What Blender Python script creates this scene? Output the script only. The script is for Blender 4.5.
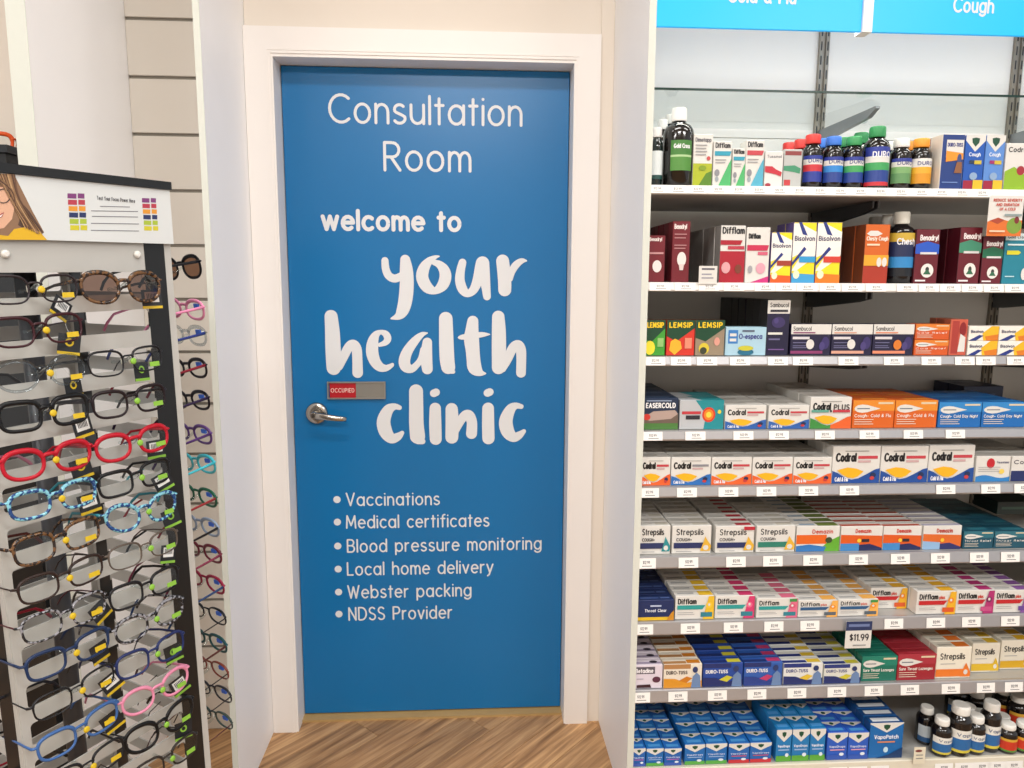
import bpy, math, random
from math import sin, cos, pi, radians
from mathutils import Vector, Matrix
random.seed(7)
for o in list(bpy.data.objects): bpy.data.objects.remove(o, do_unlink=True)
SC = bpy.context.scene
COL = SC.collection

# ------------------------------------------------------------------ camera
YAW, PITCH, ROLL, FPX = 0.058993, -0.139973, 0.005253, 720.0
CAM = Vector((0.12376, -2.24440, 1.42824))
FWD = Vector((sin(YAW)*cos(PITCH), cos(YAW)*cos(PITCH), sin(PITCH)))
_r = Vector((cos(YAW), -sin(YAW), 0)); _u = _r.cross(FWD)
RGT = cos(ROLL)*_r + sin(ROLL)*_u
UPV = -sin(ROLL)*_r + cos(ROLL)*_u
cd = bpy.data.cameras.new('camera'); cam = bpy.data.objects.new('camera', cd); COL.objects.link(cam)
cd.sensor_width = 36.0; cd.lens = FPX/1024*36.0; cd.clip_start = 0.05
m = Matrix.Identity(4)
for i in range(3): m[i][0] = RGT[i]; m[i][1] = UPV[i]; m[i][2] = -FWD[i]; m[i][3] = CAM[i]
cam.matrix_world = m
SC.camera = cam
def ray(px, py): return FWD + RGT*((px-512)/FPX) - UPV*((py-384)/FPX)
def on_y(px, py, y): d = ray(px, py); return CAM + d*((y-CAM.y)/d.y)
def on_z(px, py, z): d = ray(px, py); return CAM + d*((z-CAM.z)/d.z)

# ------------------------------------------------------------------ world, lights, exposure
w = bpy.data.worlds.new('shop_ambience'); SC.world = w; w.use_nodes = True
w.node_tree.nodes['Background'].inputs[0].default_value = (0.97, 0.98, 1.0, 1)
w.node_tree.nodes['Background'].inputs[1].default_value = 0.68
def area(name, loc, sx, sy, power, col=(1, .99, .975), rot=(0, 0, 0)):
    l = bpy.data.lights.new(name, 'AREA'); l.shape = 'RECTANGLE'; l.size = sx; l.size_y = sy
    l.energy = power; l.color = col
    o = bpy.data.objects.new(name, l); COL.objects.link(o); o.location = loc; o.rotation_euler = rot
    return o
CEIL = 3.0
LIGHTS = [(0.1, -1.45, 1.2, 0.3, 17), (1.9, -1.45, 1.2, 0.3, 13), (-1.7, -1.45, 1.2, 0.3, 13), (0.1, -3.6, 1.2, 0.6, 62), (2.3, -3.6, 1.2, 0.6, 62), (-2.1, -3.6, 1.2, 0.6, 50)]
for (lx, ly, sx, sy, pw) in LIGHTS: area('ceiling_lamp_light', (lx, ly, CEIL-0.03), sx-.04, sy-.04, pw)
vs = SC.view_settings
vs.view_transform = 'Standard'; vs.look = 'None'; vs.gamma = 1.0; vs.use_curve_mapping = False; vs.exposure = 0.08

# ------------------------------------------------------------------ materials
def lin(c): c /= 255.0; return c/12.92 if c <= .04045 else ((c+.055)/1.055)**2.4
def rgb(h):
    h = h.lstrip('#'); return tuple(lin(int(h[i:i+2], 16)) for i in (0, 2, 4)) + (1,)
MATS = {}
def mat(hexc, rough=.45, metal=0., var=.05, scale=40., bump=0., key=None, coat=0.):
    k = key or (hexc, rough, metal, var, scale, bump, coat)
    if k in MATS: return MATS[k]
    M = bpy.data.materials.new('paint_'+hexc.strip('#')); M.use_nodes = True
    nt = M.node_tree; b = nt.nodes['Principled BSDF']
    b.inputs['Roughness'].default_value = rough; b.inputs['Metallic'].default_value = metal
    b.inputs['Coat Weight'].default_value = coat
    c = rgb(hexc)
    n = nt.nodes.new('ShaderNodeTexNoise'); n.inputs['Scale'].default_value = scale; n.inputs['Detail'].default_value = 2
    tc = nt.nodes.new('ShaderNodeTexCoord'); nt.links.new(tc.outputs['Object'], n.inputs['Vector'])
    r = nt.nodes.new('ShaderNodeValToRGB')
    r.color_ramp.elements[0].color = tuple(x*(1-var) for x in c[:3])+(1,); r.color_ramp.elements[1].color = tuple(min(1, x*(1+var)) for x in c[:3])+(1,)
    nt.links.new(n.outputs['Fac'], r.inputs[0]); nt.links.new(r.outputs[0], b.inputs['Base Color'])
    if bump:
        bp = nt.nodes.new('ShaderNodeBump'); bp.inputs['Strength'].default_value = bump; bp.inputs['Distance'].default_value = .002
        nt.links.new(n.outputs['Fac'], bp.inputs['Height']); nt.links.new(bp.outputs[0], b.inputs['Normal'])
    MATS[k] = M; return M
def wood_mat():
    M = bpy.data.materials.new('oak_plank'); M.use_nodes = True; nt = M.node_tree; b = nt.nodes['Principled BSDF']
    b.inputs['Roughness'].default_value = .42
    tc = nt.nodes.new('ShaderNodeTexCoord'); oi = nt.nodes.new('ShaderNodeObjectInfo')
    mp = nt.nodes.new('ShaderNodeMapping'); mp.inputs['Scale'].default_value = (2.2, 38, 1)
    ad = nt.nodes.new('ShaderNodeVectorMath'); ad.operation = 'ADD'
    ml = nt.nodes.new('ShaderNodeMath'); ml.operation = 'MULTIPLY'; ml.inputs[1].default_value = 37.
    nt.links.new(oi.outputs['Random'], ml.inputs[0]); nt.links.new(tc.outputs['Object'], ad.inputs[0]); nt.links.new(ml.outputs[0], ad.inputs[1])
    nt.links.new(ad.outputs[0], mp.inputs['Vector'])
    n = nt.nodes.new('ShaderNodeTexNoise'); n.inputs['Scale'].default_value = 1.6; n.inputs['Detail'].default_value = 6; n.inputs['Distortion'].default_value = .6
    nt.links.new(mp.outputs[0], n.inputs['Vector'])
    r = nt.nodes.new('ShaderNodeValToRGB'); e = r.color_ramp.elements
    e[0].position = .28; e[0].color = rgb('#7d5a38'); e[1].position = .72; e[1].color = rgb('#cda474')
    x = e.new(.5); x.color = rgb('#a98056')
    nt.links.new(n.outputs['Fac'], r.inputs[0])
    hs = nt.nodes.new('ShaderNodeHueSaturation'); mr = nt.nodes.new('ShaderNodeMapRange')
    mr.inputs[3].default_value = .82; mr.inputs[4].default_value = 1.22
    nt.links.new(oi.outputs['Random'], mr.inputs[0]); nt.links.new(mr.outputs[0], hs.inputs['Value']); nt.links.new(r.outputs[0], hs.inputs['Color'])
    nt.links.new(hs.outputs[0], b.inputs['Base Color'])
    bp = nt.nodes.new('ShaderNodeBump'); bp.inputs['Strength'].default_value = .15; bp.inputs['Distance'].default_value = .001
    nt.links.new(n.outputs['Fac'], bp.inputs['Height']); nt.links.new(bp.outputs[0], b.inputs['Normal'])
    return M
def clear_mat(name, tint=(1, 1, 1, 1), gloss=.1, rough=.03, ior=1.45):
    M = bpy.data.materials.new(name); M.use_nodes = True; nt = M.node_tree; nt.nodes.clear()
    o = nt.nodes.new('ShaderNodeOutputMaterial'); t = nt.nodes.new('ShaderNodeBsdfTransparent'); t.inputs[0].default_value = tint
    g = nt.nodes.new('ShaderNodeBsdfGlossy'); g.inputs['Roughness'].default_value = rough
    mx = nt.nodes.new('ShaderNodeMixShader')
    f = nt.nodes.new('ShaderNodeFresnel'); f.inputs[0].default_value = ior
    a = nt.nodes.new('ShaderNodeMath'); a.operation = 'ADD'; a.inputs[1].default_value = gloss
    ge = nt.nodes.new('ShaderNodeNewGeometry'); inv = nt.nodes.new('ShaderNodeMath'); inv.operation = 'SUBTRACT'; inv.inputs[0].default_value = 1.
    mu = nt.nodes.new('ShaderNodeMath'); mu.operation = 'MULTIPLY'; mu.use_clamp = True       # no mirror when leaving the thin sheet
    nt.links.new(ge.outputs['Backfacing'], inv.inputs[1]); nt.links.new(f.outputs[0], a.inputs[0]); nt.links.new(a.outputs[0], mu.inputs[0]); nt.links.new(inv.outputs[0], mu.inputs[1])
    nt.links.new(mu.outputs[0], mx.inputs[0])
    nt.links.new(t.outputs[0], mx.inputs[1]); nt.links.new(g.outputs[0], mx.inputs[2]); nt.links.new(mx.outputs[0], o.inputs[0])
    return M
def emit_mat(hexc, s):
    M = bpy.data.materials.new('lamp_diffuser'); M.use_nodes = True; b = M.node_tree.nodes['Principled BSDF']
    b.inputs['Emission Color'].default_value = rgb(hexc); b.inputs['Emission Strength'].default_value = s; return M

WHITE_PANEL = mat('#f8f7f7', .45, var=.02, scale=6)
WALL = mat('#e6dccf', .7, var=.02, scale=8)
TRIM = mat('#f0ebe6', .4, var=.015, scale=8)
EDGE = mat('#d4d7cd', .5, var=.02)
DOORBLUE = mat('#006daa', .3, var=.03, scale=5, bump=.0)
LETTER = mat('#dee0e2', .5, var=.01)
CHROME = mat('#b3aca2', .22, metal=1., var=.04)
ALU = mat('#9a9a96', .38, metal=.6, var=.04)
WOOD = wood_mat()
SLAT = mat('#ddd6cb', .5, var=.02, scale=9)
DARK = mat('#1b1b1d', .5)
STEEL = mat('#b6b6b9', .33, metal=.6, var=.06, scale=14)
SHELFM = mat('#b2b1ad', .45, metal=.2, var=.04, scale=15)
BRACKET = mat('#5c5e60', .45, metal=.4)
LENS = clear_mat('clear_lens', (.93, .95, .95, 1), .02, ior=1.3)
LENSB = clear_mat('tinted_lens', (.28, .17, .12, 1), .04)
ACRYL = clear_mat('clear_acrylic', (.9, .93, .93, 1), .06)
GLASS = clear_mat('shelf_glass', (.95, .98, .97, 1), .02, ior=1.12)

# ------------------------------------------------------------------ mesh builder
class MB:
    def __init__(s): s.v = []; s.f = []; s.m = []; s.mats = []; s.cur = 0; s.smooth = []
    def use(s, M):
        if M not in s.mats: s.mats.append(M)
        s.cur = s.mats.index(M); return s
    def face(s, idx, sm=False): s.f.append(tuple(idx)); s.m.append(s.cur); s.smooth.append(sm)
    def poly(s, pts, sm=False):
        b = len(s.v); s.v += [tuple(p) for p in pts]; s.face(range(b, b+len(pts)), sm)
    def box(s, x0, x1, y0, y1, z0, z1):
        b = len(s.v)
        s.v += [(x0, y0, z0), (x1, y0, z0), (x1, y1, z0), (x0, y1, z0), (x0, y0, z1), (x1, y0, z1), (x1, y1, z1), (x0, y1, z1)]
        for q in ((0, 3, 2, 1), (4, 5, 6, 7), (0, 1, 5, 4), (1, 2, 6, 5), (2, 3, 7, 6), (3, 0, 4, 7)): s.face([b+i for i in q])
    def cbox(s, x0, x1, y0, y1, z0, z1, c):
        # box with chamfered vertical edges and top/bottom rims
        def ring(z, i): return [(x0+c+i, y0+i, z), (x1-c-i, y0+i, z), (x1-i, y0+c+i, z), (x1-i, y1-c-i, z), (x1-c-i, y1-i, z), (x0+c+i, y1-i, z), (x0+i, y1-c-i, z), (x0+i, y0+c+i, z)]
        b = len(s.v)
        for z, i in ((z0, c), (z0+c, 0), (z1-c, 0), (z1, c)): s.v += ring(z, i)
        for k in range(3):
            for j in range(8):
                a = b+k*8+j; n = b+k*8+(j+1) % 8; s.face((a, n, n+8, a+8))
        s.face([b+7-j for j in range(8)]); s.face([b+24+j for j in range(8)])
    def prism(s, pts, y0, y1):
        # polygon in xz (counter-clockwise seen from -y) between two y
        b = len(s.v); n = len(pts)
        s.v += [(x, y0, z) for x, z in pts] + [(x, y1, z) for x, z in pts]
        s.face(range(b, b+n)); s.face(range(b+2*n-1, b+n-1, -1))
        for i in range(n): j = (i+1) % n; s.face((b+j, b+i, b+n+i, b+n+j))
    def lathe(s, prof, cx=0, cy=0, n=18, cap=True):
        b = len(s.v)
        for r, z in prof: s.v += [(cx+r*cos(2*pi*k/n), cy+r*sin(2*pi*k/n), z) for k in range(n)]
        for i in range(len(prof)-1):
            for k in range(n):
                a = b+i*n+k; c = b+i*n+(k+1) % n; s.face((a, c, c+n, a+n), True)
        if cap:
            s.face([b+n-1-k for k in range(n)]); e = b+(len(prof)-1)*n; s.face([e+k for k in range(n)])
    def tube(s, path, ra, rb=None, n=8, closed=False, up=Vector((0, 1, 0)), scale=None, caps=True):
        # sweep an ellipse: ra along the in-plane normal, rb along `up`
        rb = rb or ra; P = [Vector(p) for p in path]; N = len(P); b = len(s.v)
        for i in range(N):
            t = (P[(i+1) % N]-P[i-1]) if closed else (P[min(i+1, N-1)]-P[max(i-1, 0)])
            t.normalize(); side = t.cross(up)
            if side.length < 1e-4: side = t.cross(Vector((1, 0, 0)))
            side.normalize(); w = side.cross(t).normalized(); k = scale[i] if scale else 1.
            for j in range(n):
                a = 2*pi*j/n; s.v.append(tuple(P[i]+side*(ra*k*cos(a))+w*(rb*k*sin(a))))
        for i in range(N if closed else N-1):
            for j in range(n):
                a = b+i*n+j; c = b+i*n+(j+1) % n; i2 = (i+1) % N; a2 = b+i2*n+j; c2 = b+i2*n+(j+1) % n
                s.face((a, c, c2, a2), True)
        if not closed and caps:
            s.face([b+n-1-j for j in range(n)]); e = b+(N-1)*n; s.face([e+j for j in range(n)])
    def mesh(s, name):
        me = bpy.data.meshes.new(name); me.from_pydata(s.v, [], s.f); me.update()
        for M in s.mats: me.materials.append(M)
        me.polygons.foreach_set('material_index', s.m); me.polygons.foreach_set('use_smooth', s.smooth)
        return me
    def build(s, name, parent=None): return link(name, s.mesh(name), parent)
def link(name, data, parent=None):
    o = bpy.data.objects.new(name, data); COL.objects.link(o)
    if parent is not None: o.parent = parent
    return o
def empty(name, loc=(0, 0, 0), rz=0.):
    o = bpy.data.objects.new(name, None); COL.objects.link(o); o.location = loc; o.rotation_euler = (0, 0, rz); o.empty_display_size = .05; return o
def tag(o, label, cat, group=None, kind=None):
    o['label'] = label; o['category'] = cat
    if group: o['group'] = group
    if kind: o['kind'] = kind
    return o
def struct(o, label, cat): o['kind'] = 'structure'; o['label'] = label; o['category'] = cat; return o
def bx(name, M, x0, x1, y0, y1, z0, z1, parent=None):
    b = MB().use(M); b.box(x0, x1, y0, y1, z0, z1); return b.build(name, parent)

# ------------------------------------------------------------------ stroke lettering
def A(cx, cy, rx, ry, a0, a1, n=12):
    return [(cx+rx*cos(radians(a0+(a1-a0)*i/n)), cy+ry*sin(radians(a0+(a1-a0)*i/n))) for i in range(n+1)]
X = .68
O_ = lambda cx=.29, r=.29: A(cx, .34, r, .34, 0, 360, 18)
arch = lambda x0, w: [(x0, .40)] + A(x0+w/2, .40, w/2, .28, 180, 0, 8) + [(x0+w, 0)]
G = {
 'a': ([O_(), [(.58, X), (.58, 0)]], .58), 'b': ([[(0, 1), (0, 0)], O_()], .58), 'c': ([A(.29, .34, .29, .34, 48, 312)], .5),
 'd': ([O_(), [(.58, 1), (.58, 0)]], .58), 'e': ([[(.02, .36), (.58, .36)] + A(.29, .34, .29, .34, 4, 312)], .56),
 'f': ([A(.32, .8, .17, .2, 80, 180, 5) + [(.15, 0)], [(0, X), (.34, X)]], .34), 'g': ([O_(), [(.58, X), (.58, 0)] + A(.29, -.02, .29, .24, 0, -150, 8)], .58),
 'h': ([[(0, 1), (0, 0)], arch(0, .5)], .5), 'i': ([[(0, X), (0, 0)], [(0, .93), (0, .935)]], 0), 'j': ([[(.1, X), (.1, -.1)], [(.1, .93), (.1, .935)]], .1),
 'k': ([[(0, 1), (0, 0)], [(.42, X), (.02, .3)], [(.14, .4), (.46, 0)]], .46), 'l': ([[(0, 1), (0, 0)]], 0),
 'm': ([[(0, X), (0, 0)], arch(0, .4), arch(.4, .4)], .8), 'n': ([[(0, X), (0, 0)], arch(0, .48)], .48), 'o': ([O_()], .58),
 'p': ([[(0, X), (0, -.26)], O_()], .58), 'q': ([O_(), [(.58, X), (.58, -.26)]], .58), 'r': ([[(0, X), (0, 0)], [(0, .36)] + A(.26, .4, .26, .27, 170, 85, 5)], .3),
 's': ([A(.22, .505, .2, .175, 40, 200, 8) + [(.08, .4), (.34, .29)] + A(.22, .175, .22, .175, 20, -150, 8)], .44),
 't': ([[(.14, .92), (.14, .0)], [(0, X), (.3, X)]], .3), 'u': ([[(0, X), (0, .28)] + A(.25, .28, .25, .28, 180, 360, 8) + [(.5, X)], [(.5, X), (.5, 0)]], .5),
 'v': ([[(0, X), (.25, 0), (.5, X)]], .5), 'w': ([[(0, X), (.2, 0), (.4, X), (.6, 0), (.8, X)]], .8), 'x': ([[(0, X), (.46, 0)], [(.46, X), (0, 0)]], .46),
 'y': ([[(0, X), (.26, .02)], [(.52, X), (.2, -.16), (.06, -.26)]], .52), 'z': ([[(0, X), (.44, X), (0, 0), (.44, 0)]], .44),
 'A': ([[(0, 0), (.35, 1), (.7, 0)], [(.12, .34), (.58, .34)]], .7), 'B': ([[(0, 0), (0, 1), (.3, 1)] + A(.3, .76, .24, .24, 90, -90, 7) + [(0, .52)], [(.3, .52)] + A(.32, .26, .27, .26, 90, -90, 7) + [(0, 0)]], .58),
 'C': ([A(.45, .5, .45, .5, 48, 312, 16)], .76), 'D': ([[(0, 0), (0, 1), (.25, 1)] + A(.25, .5, .42, .5, 90, -90, 10) + [(0, 0)]], .67),
 'E': ([[(.5, 1), (0, 1), (0, 0), (.5, 0)], [(0, .52), (.42, .52)]], .5), 'F': ([[(.5, 1), (0, 1), (0, 0)], [(0, .52), (.42, .52)]], .48),
 'G': ([A(.45, .5, .45, .5, 48, 350, 16) + [(.5, .42)]], .88), 'H': ([[(0, 0), (0, 1)], [(.6, 0), (.6, 1)], [(0, .52), (.6, .52)]], .6), 'I': ([[(0, 0), (0, 1)]], 0),
 'K': ([[(0, 0), (0, 1)], [(.55, 1), (.02, .45)], [(.15, .58), (.6, 0)]], .6), 'L': ([[(0, 1), (0, 0), (.46, 0)]], .46), 'M': ([[(0, 0), (0.06, 1), (.4, .2), (.74, 1), (.8, 0)]], .8),
 'N': ([[(0, 0), (0, 1), (.6, 0), (.6, 1)]], .6), 'O': ([A(.45, .5, .45, .5, 0, 360, 20)], .9), 'P': ([[(0, 0), (0, 1), (.3, 1)] + A(.3, .73, .26, .27, 90, -90, 7) + [(0, .46)]], .56),
 'R': ([[(0, 0), (0, 1), (.3, 1)] + A(.3, .74, .25, .26, 90, -90, 7) + [(0, .48)], [(.24, .48), (.58, 0)]], .58),
 'S': ([A(.27, .75, .25, .25, 35, 200, 8) + [(.12, .57), (.42, .44)] + A(.27, .25, .27, .25, 25, -150, 8)], .54), 'T': ([[(0, 1), (.6, 1)], [(.3, 1), (.3, 0)]], .6),
 'U': ([[(0, 1), (0, .3)] + A(.3, .3, .3, .3, 180, 360, 8) + [(.6, 1)]], .6), 'V': ([[(0, 1), (.33, 0), (.66, 1)]], .66), 'W': ([[(0, 1), (.25, 0), (.48, .9), (.71, 0), (.96, 1)]], .96), 'Y': ([[(0, 1), (.3, .5), (.6, 1)], [(.3, .5), (.3, 0)]], .6),
 '0': ([A(.28, .5, .28, .5, 0, 360, 16)], .56), '1': ([[(0, .8), (.2, 1), (.2, 0)]], .24), '2': ([A(.26, .74, .26, .26, 170, -30, 8) + [(0, 0), (.52, 0)]], .52), '4': ([[(.4, 0), (.4, 1), (0, .3), (.55, .3)]], .55),
 '9': ([A(.27, .7, .27, .3, 0, 360, 14), [(.54, .7), (.5, .35), (.3, 0)]], .56), '$': ([A(.25, .72, .23, .2, 35, 200, 8) + [(.12, .57), (.4, .44)] + A(.25, .28, .25, .2, 25, -150, 8), [(.25, 1.06), (.25, -.06)]], .5),
 '.': ([[(0, 0), (0, .005)]], 0), '-': ([[(0, .36), (.3, .36)]], .3), '+': ([[(0, .4), (.4, .4)], [(.2, .2), (.2, .6)]], .4),
 '&': ([[(.6, 0), (.14, .68)] + A(.3, .8, .17, .2, 200, -30, 8) + [(.08, .42)] + A(.26, .24, .26, .24, 140, 330, 8) + [(.62, .48)]], .64), ' ': ([], .28)}
def ribbon(mb, pts, ws, f, n=6, discs=False):
    """flat brush stroke with round joins; f maps 2-D to 3-D. ws: width per point"""
    N = len(pts)
    def lift(P, top=False):                      # overlapping pieces of one stroke lie microns apart
        if top: mb.tops = getattr(mb, 'tops', 0)+1; d = 5.2e-4+mb.tops*5e-6
        else: mb.lift = (getattr(mb, 'lift', 0)+1) % 40; d = mb.lift*1.2e-5
        mb.poly([(q[0], q[1]-d, q[2]) for q in P])
    L = []; Rr = []
    for i in range(N):
        x0, y0 = pts[max(i-1, 0)]; x1, y1 = pts[min(i+1, N-1)]
        dx, dy = x1-x0, y1-y0; d = math.hypot(dx, dy) or 1.; nx, ny = -dy/d, dx/d
        x, y = pts[i]; h = ws[i]/2
        L.append((x+nx*h, y+ny*h)); Rr.append((x-nx*h, y-ny*h))
    sharp = [False]*N
    for i in range(1, N-1):
        a = math.atan2(pts[i][1]-pts[i-1][1], pts[i][0]-pts[i-1][0]); c = math.atan2(pts[i+1][1]-pts[i][1], pts[i+1][0]-pts[i][0])
        d = abs((c-a+pi) % (2*pi)-pi)
        if d > .7: sharp[i] = True
    for i in range(N-1):
        (xa, ya), (xb, yb) = pts[i], pts[i+1]; dx, dy = xb-xa, yb-ya; d = math.hypot(dx, dy)
        if d < 1e-9: continue
        nx, ny = -dy/d, dx/d
        la, ra = (L[i], Rr[i]) if not sharp[i] else ((xa+nx*ws[i]/2, ya+ny*ws[i]/2), (xa-nx*ws[i]/2, ya-ny*ws[i]/2))
        lb, rb = (L[i+1], Rr[i+1]) if not sharp[i+1] else ((xb+nx*ws[i+1]/2, yb+ny*ws[i+1]/2), (xb-nx*ws[i+1]/2, yb-ny*ws[i+1]/2))
        lift([f(*ra), f(*rb), f(*lb), f(*la)])
    closed = N > 3 and math.hypot(pts[0][0]-pts[-1][0], pts[0][1]-pts[-1][1]) < 1e-4
    for i in range(N):
        if (i in (0, N-1) and not closed) or sharp[i] or discs:
            k = n*2; lift([f(pts[i][0]+ws[i]/2*cos(2*pi*j/k), pts[i][1]+ws[i]/2*sin(2*pi*j/k)) for j in range(k)], discs)
def text2d(mb, s, weight, x0, x1, z0, h, f, n=5, gap=.2):
    """text set between x0 and x1, baseline z0, cap height h, stroke weight in cap heights"""
    tot = 0.; pos = []
    for ch in s:
        g = G.get(ch) or G['-']; pos.append(tot); tot += g[1]+gap+weight
    tot -= gap+weight; k = (x1-x0-weight*h)/max(tot, 1e-6)
    for ch, p in zip(s, pos):
        for st in (G.get(ch) or G['-'])[0]:
            pts = [(x0+weight*h/2+(p+x)*k, z0+weight*h/2*0+y*h) for x, y in st]
            ribbon(mb, pts, [weight*h]*len(pts), f, n)
    return k
def smooth_stroke(P, sub=5):
    out = []; N = len(P)
    for i in range(N-1):
        p0, p1, p2, p3 = P[max(i-1, 0)], P[i], P[i+1], P[min(i+2, N-1)]
        for j in range(sub):
            t = j/sub
            out.append(tuple(.5*((2*b)+(c-a)*t+(2*a-5*b+4*c-d)*t*t+(3*b-a-3*c+d)*t**3) for a, b, c, d in zip(p0, p1, p2, p3)))
    out.append(P[-1]); return out
def xprism(mb, pts, x0, x1):
    b = len(mb.v); n = len(pts)
    mb.v += [(x0, y, z) for y, z in pts] + [(x1, y, z) for y, z in pts]
    mb.face(range(b+n-1, b-1, -1)); mb.face(range(b+n, b+2*n))
    for i in range(n): j = (i+1) % n; mb.face((b+i, b+j, b+n+j, b+n+i))

# ================================================================== the setting
FY = -0.48                                     # front of the wall shelving
fl = bx('floor', mat('#8a6a48', .5, var=.15, scale=3), -4, 4, -6, .3, -.05, -.012); struct(fl, 'wood-look plank floor laid diagonally in front of the blue door', 'floor')
# planks laid at 45 degrees
PW, PL = .125, .98
pm = MB().use(WOOD); pm.cbox(0, PL-.0012, 0, PW-.0012, -.012, 0, .0007); pme = pm.mesh('plank')
c45, s45 = cos(radians(46)), sin(radians(46))
for r in range(-14, 16):
    off = (r*0.37) % 1.0*PL
    for k in range(-4, 5):
        u = k*PL+off-.2; v = r*PW+.045
        x = u*c45-v*s45; y = u*s45+v*c45
        mx, my = x+(PL/2)*c45-(PW/2)*s45, y+(PL/2)*s45+(PW/2)*c45
        if -1.35 < mx < 1.3 and -1.45 < my < .02+.35:
            o = link('plank', pme, fl); o.location = (x, y, 0); o.rotation_euler = (0, 0, radians(46))
# door wall
wb = MB().use(WALL)
wb.box(-.505, -.44, -.065, .1, 0, CEIL); wb.box(.44, .545, -.065, .1, 0, CEIL); wb.box(-.44, .44, -.065, .1, 2.07, CEIL); wb.box(-.44, .44, .06, .1, 0, 2.07)
struct(wb.build('wall_back'), 'cream wall around and above the blue door', 'wall')
# right wall strip seam is a slim cover moulding beside the door frame
struct(bx('trim_1', WALL, .505, .543, -.071, -.0655, 0, CEIL), 'narrow cream cover strip between door frame and shelf end panel', 'trim')
# architrave
ar = MB().use(TRIM)
def arch_piece(pts):           # profile in plan, with a small bead at the inner edge
    ar.prism(pts, -.083, -.0655)
arch_piece([(-.505, 0), (-.432, 0), (-.432, 2.062), (-.505, 2.133)])
arch_piece([(.432, 0), (.503, 0), (.503, 2.133), (.432, 2.062)])
arch_piece([(-.432, 2.062), (.432, 2.062), (.503, 2.133), (-.505, 2.133)])
for (x0, x1) in ((-.446, -.440), (.440, .446)): ar.box(x0, x1, -.0845, -.083, 0, 2.07)
ar.box(-.446, .446, -.0845, -.083, 2.070, 2.076)
ao = ar.build('trim_2'); struct(ao, 'white painted architrave around the blue door', 'door frame')
jb = MB().use(TRIM)
jb.box(-.44, -.4265, -.080, .06, 0, 2.065); jb.box(.4265, .44, -.080, .06, 0, 2.065); jb.box(-.4265, .4265, -.080, .06, 2.0535, 2.065)
jb.build('door_jamb', ao)
th = bx('threshold', mat('#b3935f', .5, var=.1, scale=25), -.4265, .4265, -.032, .05, 0, .0075, ao); th['label'] = 'pale wooden threshold strip'
# door leaf
DZ0, DZ1, DX = .011, 2.0515, .4245
dm = MB().use(DOORBLUE); dm.cbox(-DX, DX, 0, .04, DZ0, DZ1, .0015)
door = dm.build('door_1'); struct(door, 'blue consultation room door with white lettering and lever handle', 'door')
LY = -.0006
def dpt(px, py): q = on_y(px, py, 0.); return q.x, q.z
def dtext(s, pl, pr, base_l, base_r, cap_px, weight, name='lettering', gap=.2):
    """text on the door from photo extents: left/right px, baseline px at both ends, cap height px"""
    (xa, za), (xb, zb) = dpt(pl, base_l), dpt(pr, base_r)
    _, zt = dpt(pl, base_l-cap_px)
    mb = MB().use(LETTER); mb2 = text2d(mb, s, weight, xa, xb, za+weight*(zt-za)/2*0, zt-za, lambda x, z: (x, LY, z), 8, gap)
    o = mb.build(name, door); o['label'] = 'white lettering reading '+s; return o
dtext('Consultation', 328.5, 522.5, 122, 124.5, 27.5, .11, gap=.13)
dtext('Room', 383.5, 471.5, 170, 172, 27.5, .11, gap=.14)
dtext('welcome to', 321, 461.5, 229, 231.5, 18.5, .22, gap=.07)
for s, pl, pr, b in (('Vaccinations', 346, 440, 505.5), ('Medical certificates', 346, 489.5, 528), ('Blood pressure monitoring', 347, 541.5, 552), ('Local home delivery', 347, 493.5, 575), ('Webster packing', 347.5, 471.5, 598), ('NDSS Provider', 348.5, 452.5, 620)):
    dtext(s, pl, pr, b, b-(pr-pl)*.008*(b-283)/250, 12.2, .125, gap=.15)
    cx, cz = dpt(337+(b-505)/114*2, b-6); mb = MB().use(LETTER); mb.poly([(cx+.0115*cos(2*pi*k/20), LY, cz+.0115*sin(2*pi*k/20)) for k in range(20)])
    mb.build('bullet', door)
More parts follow.
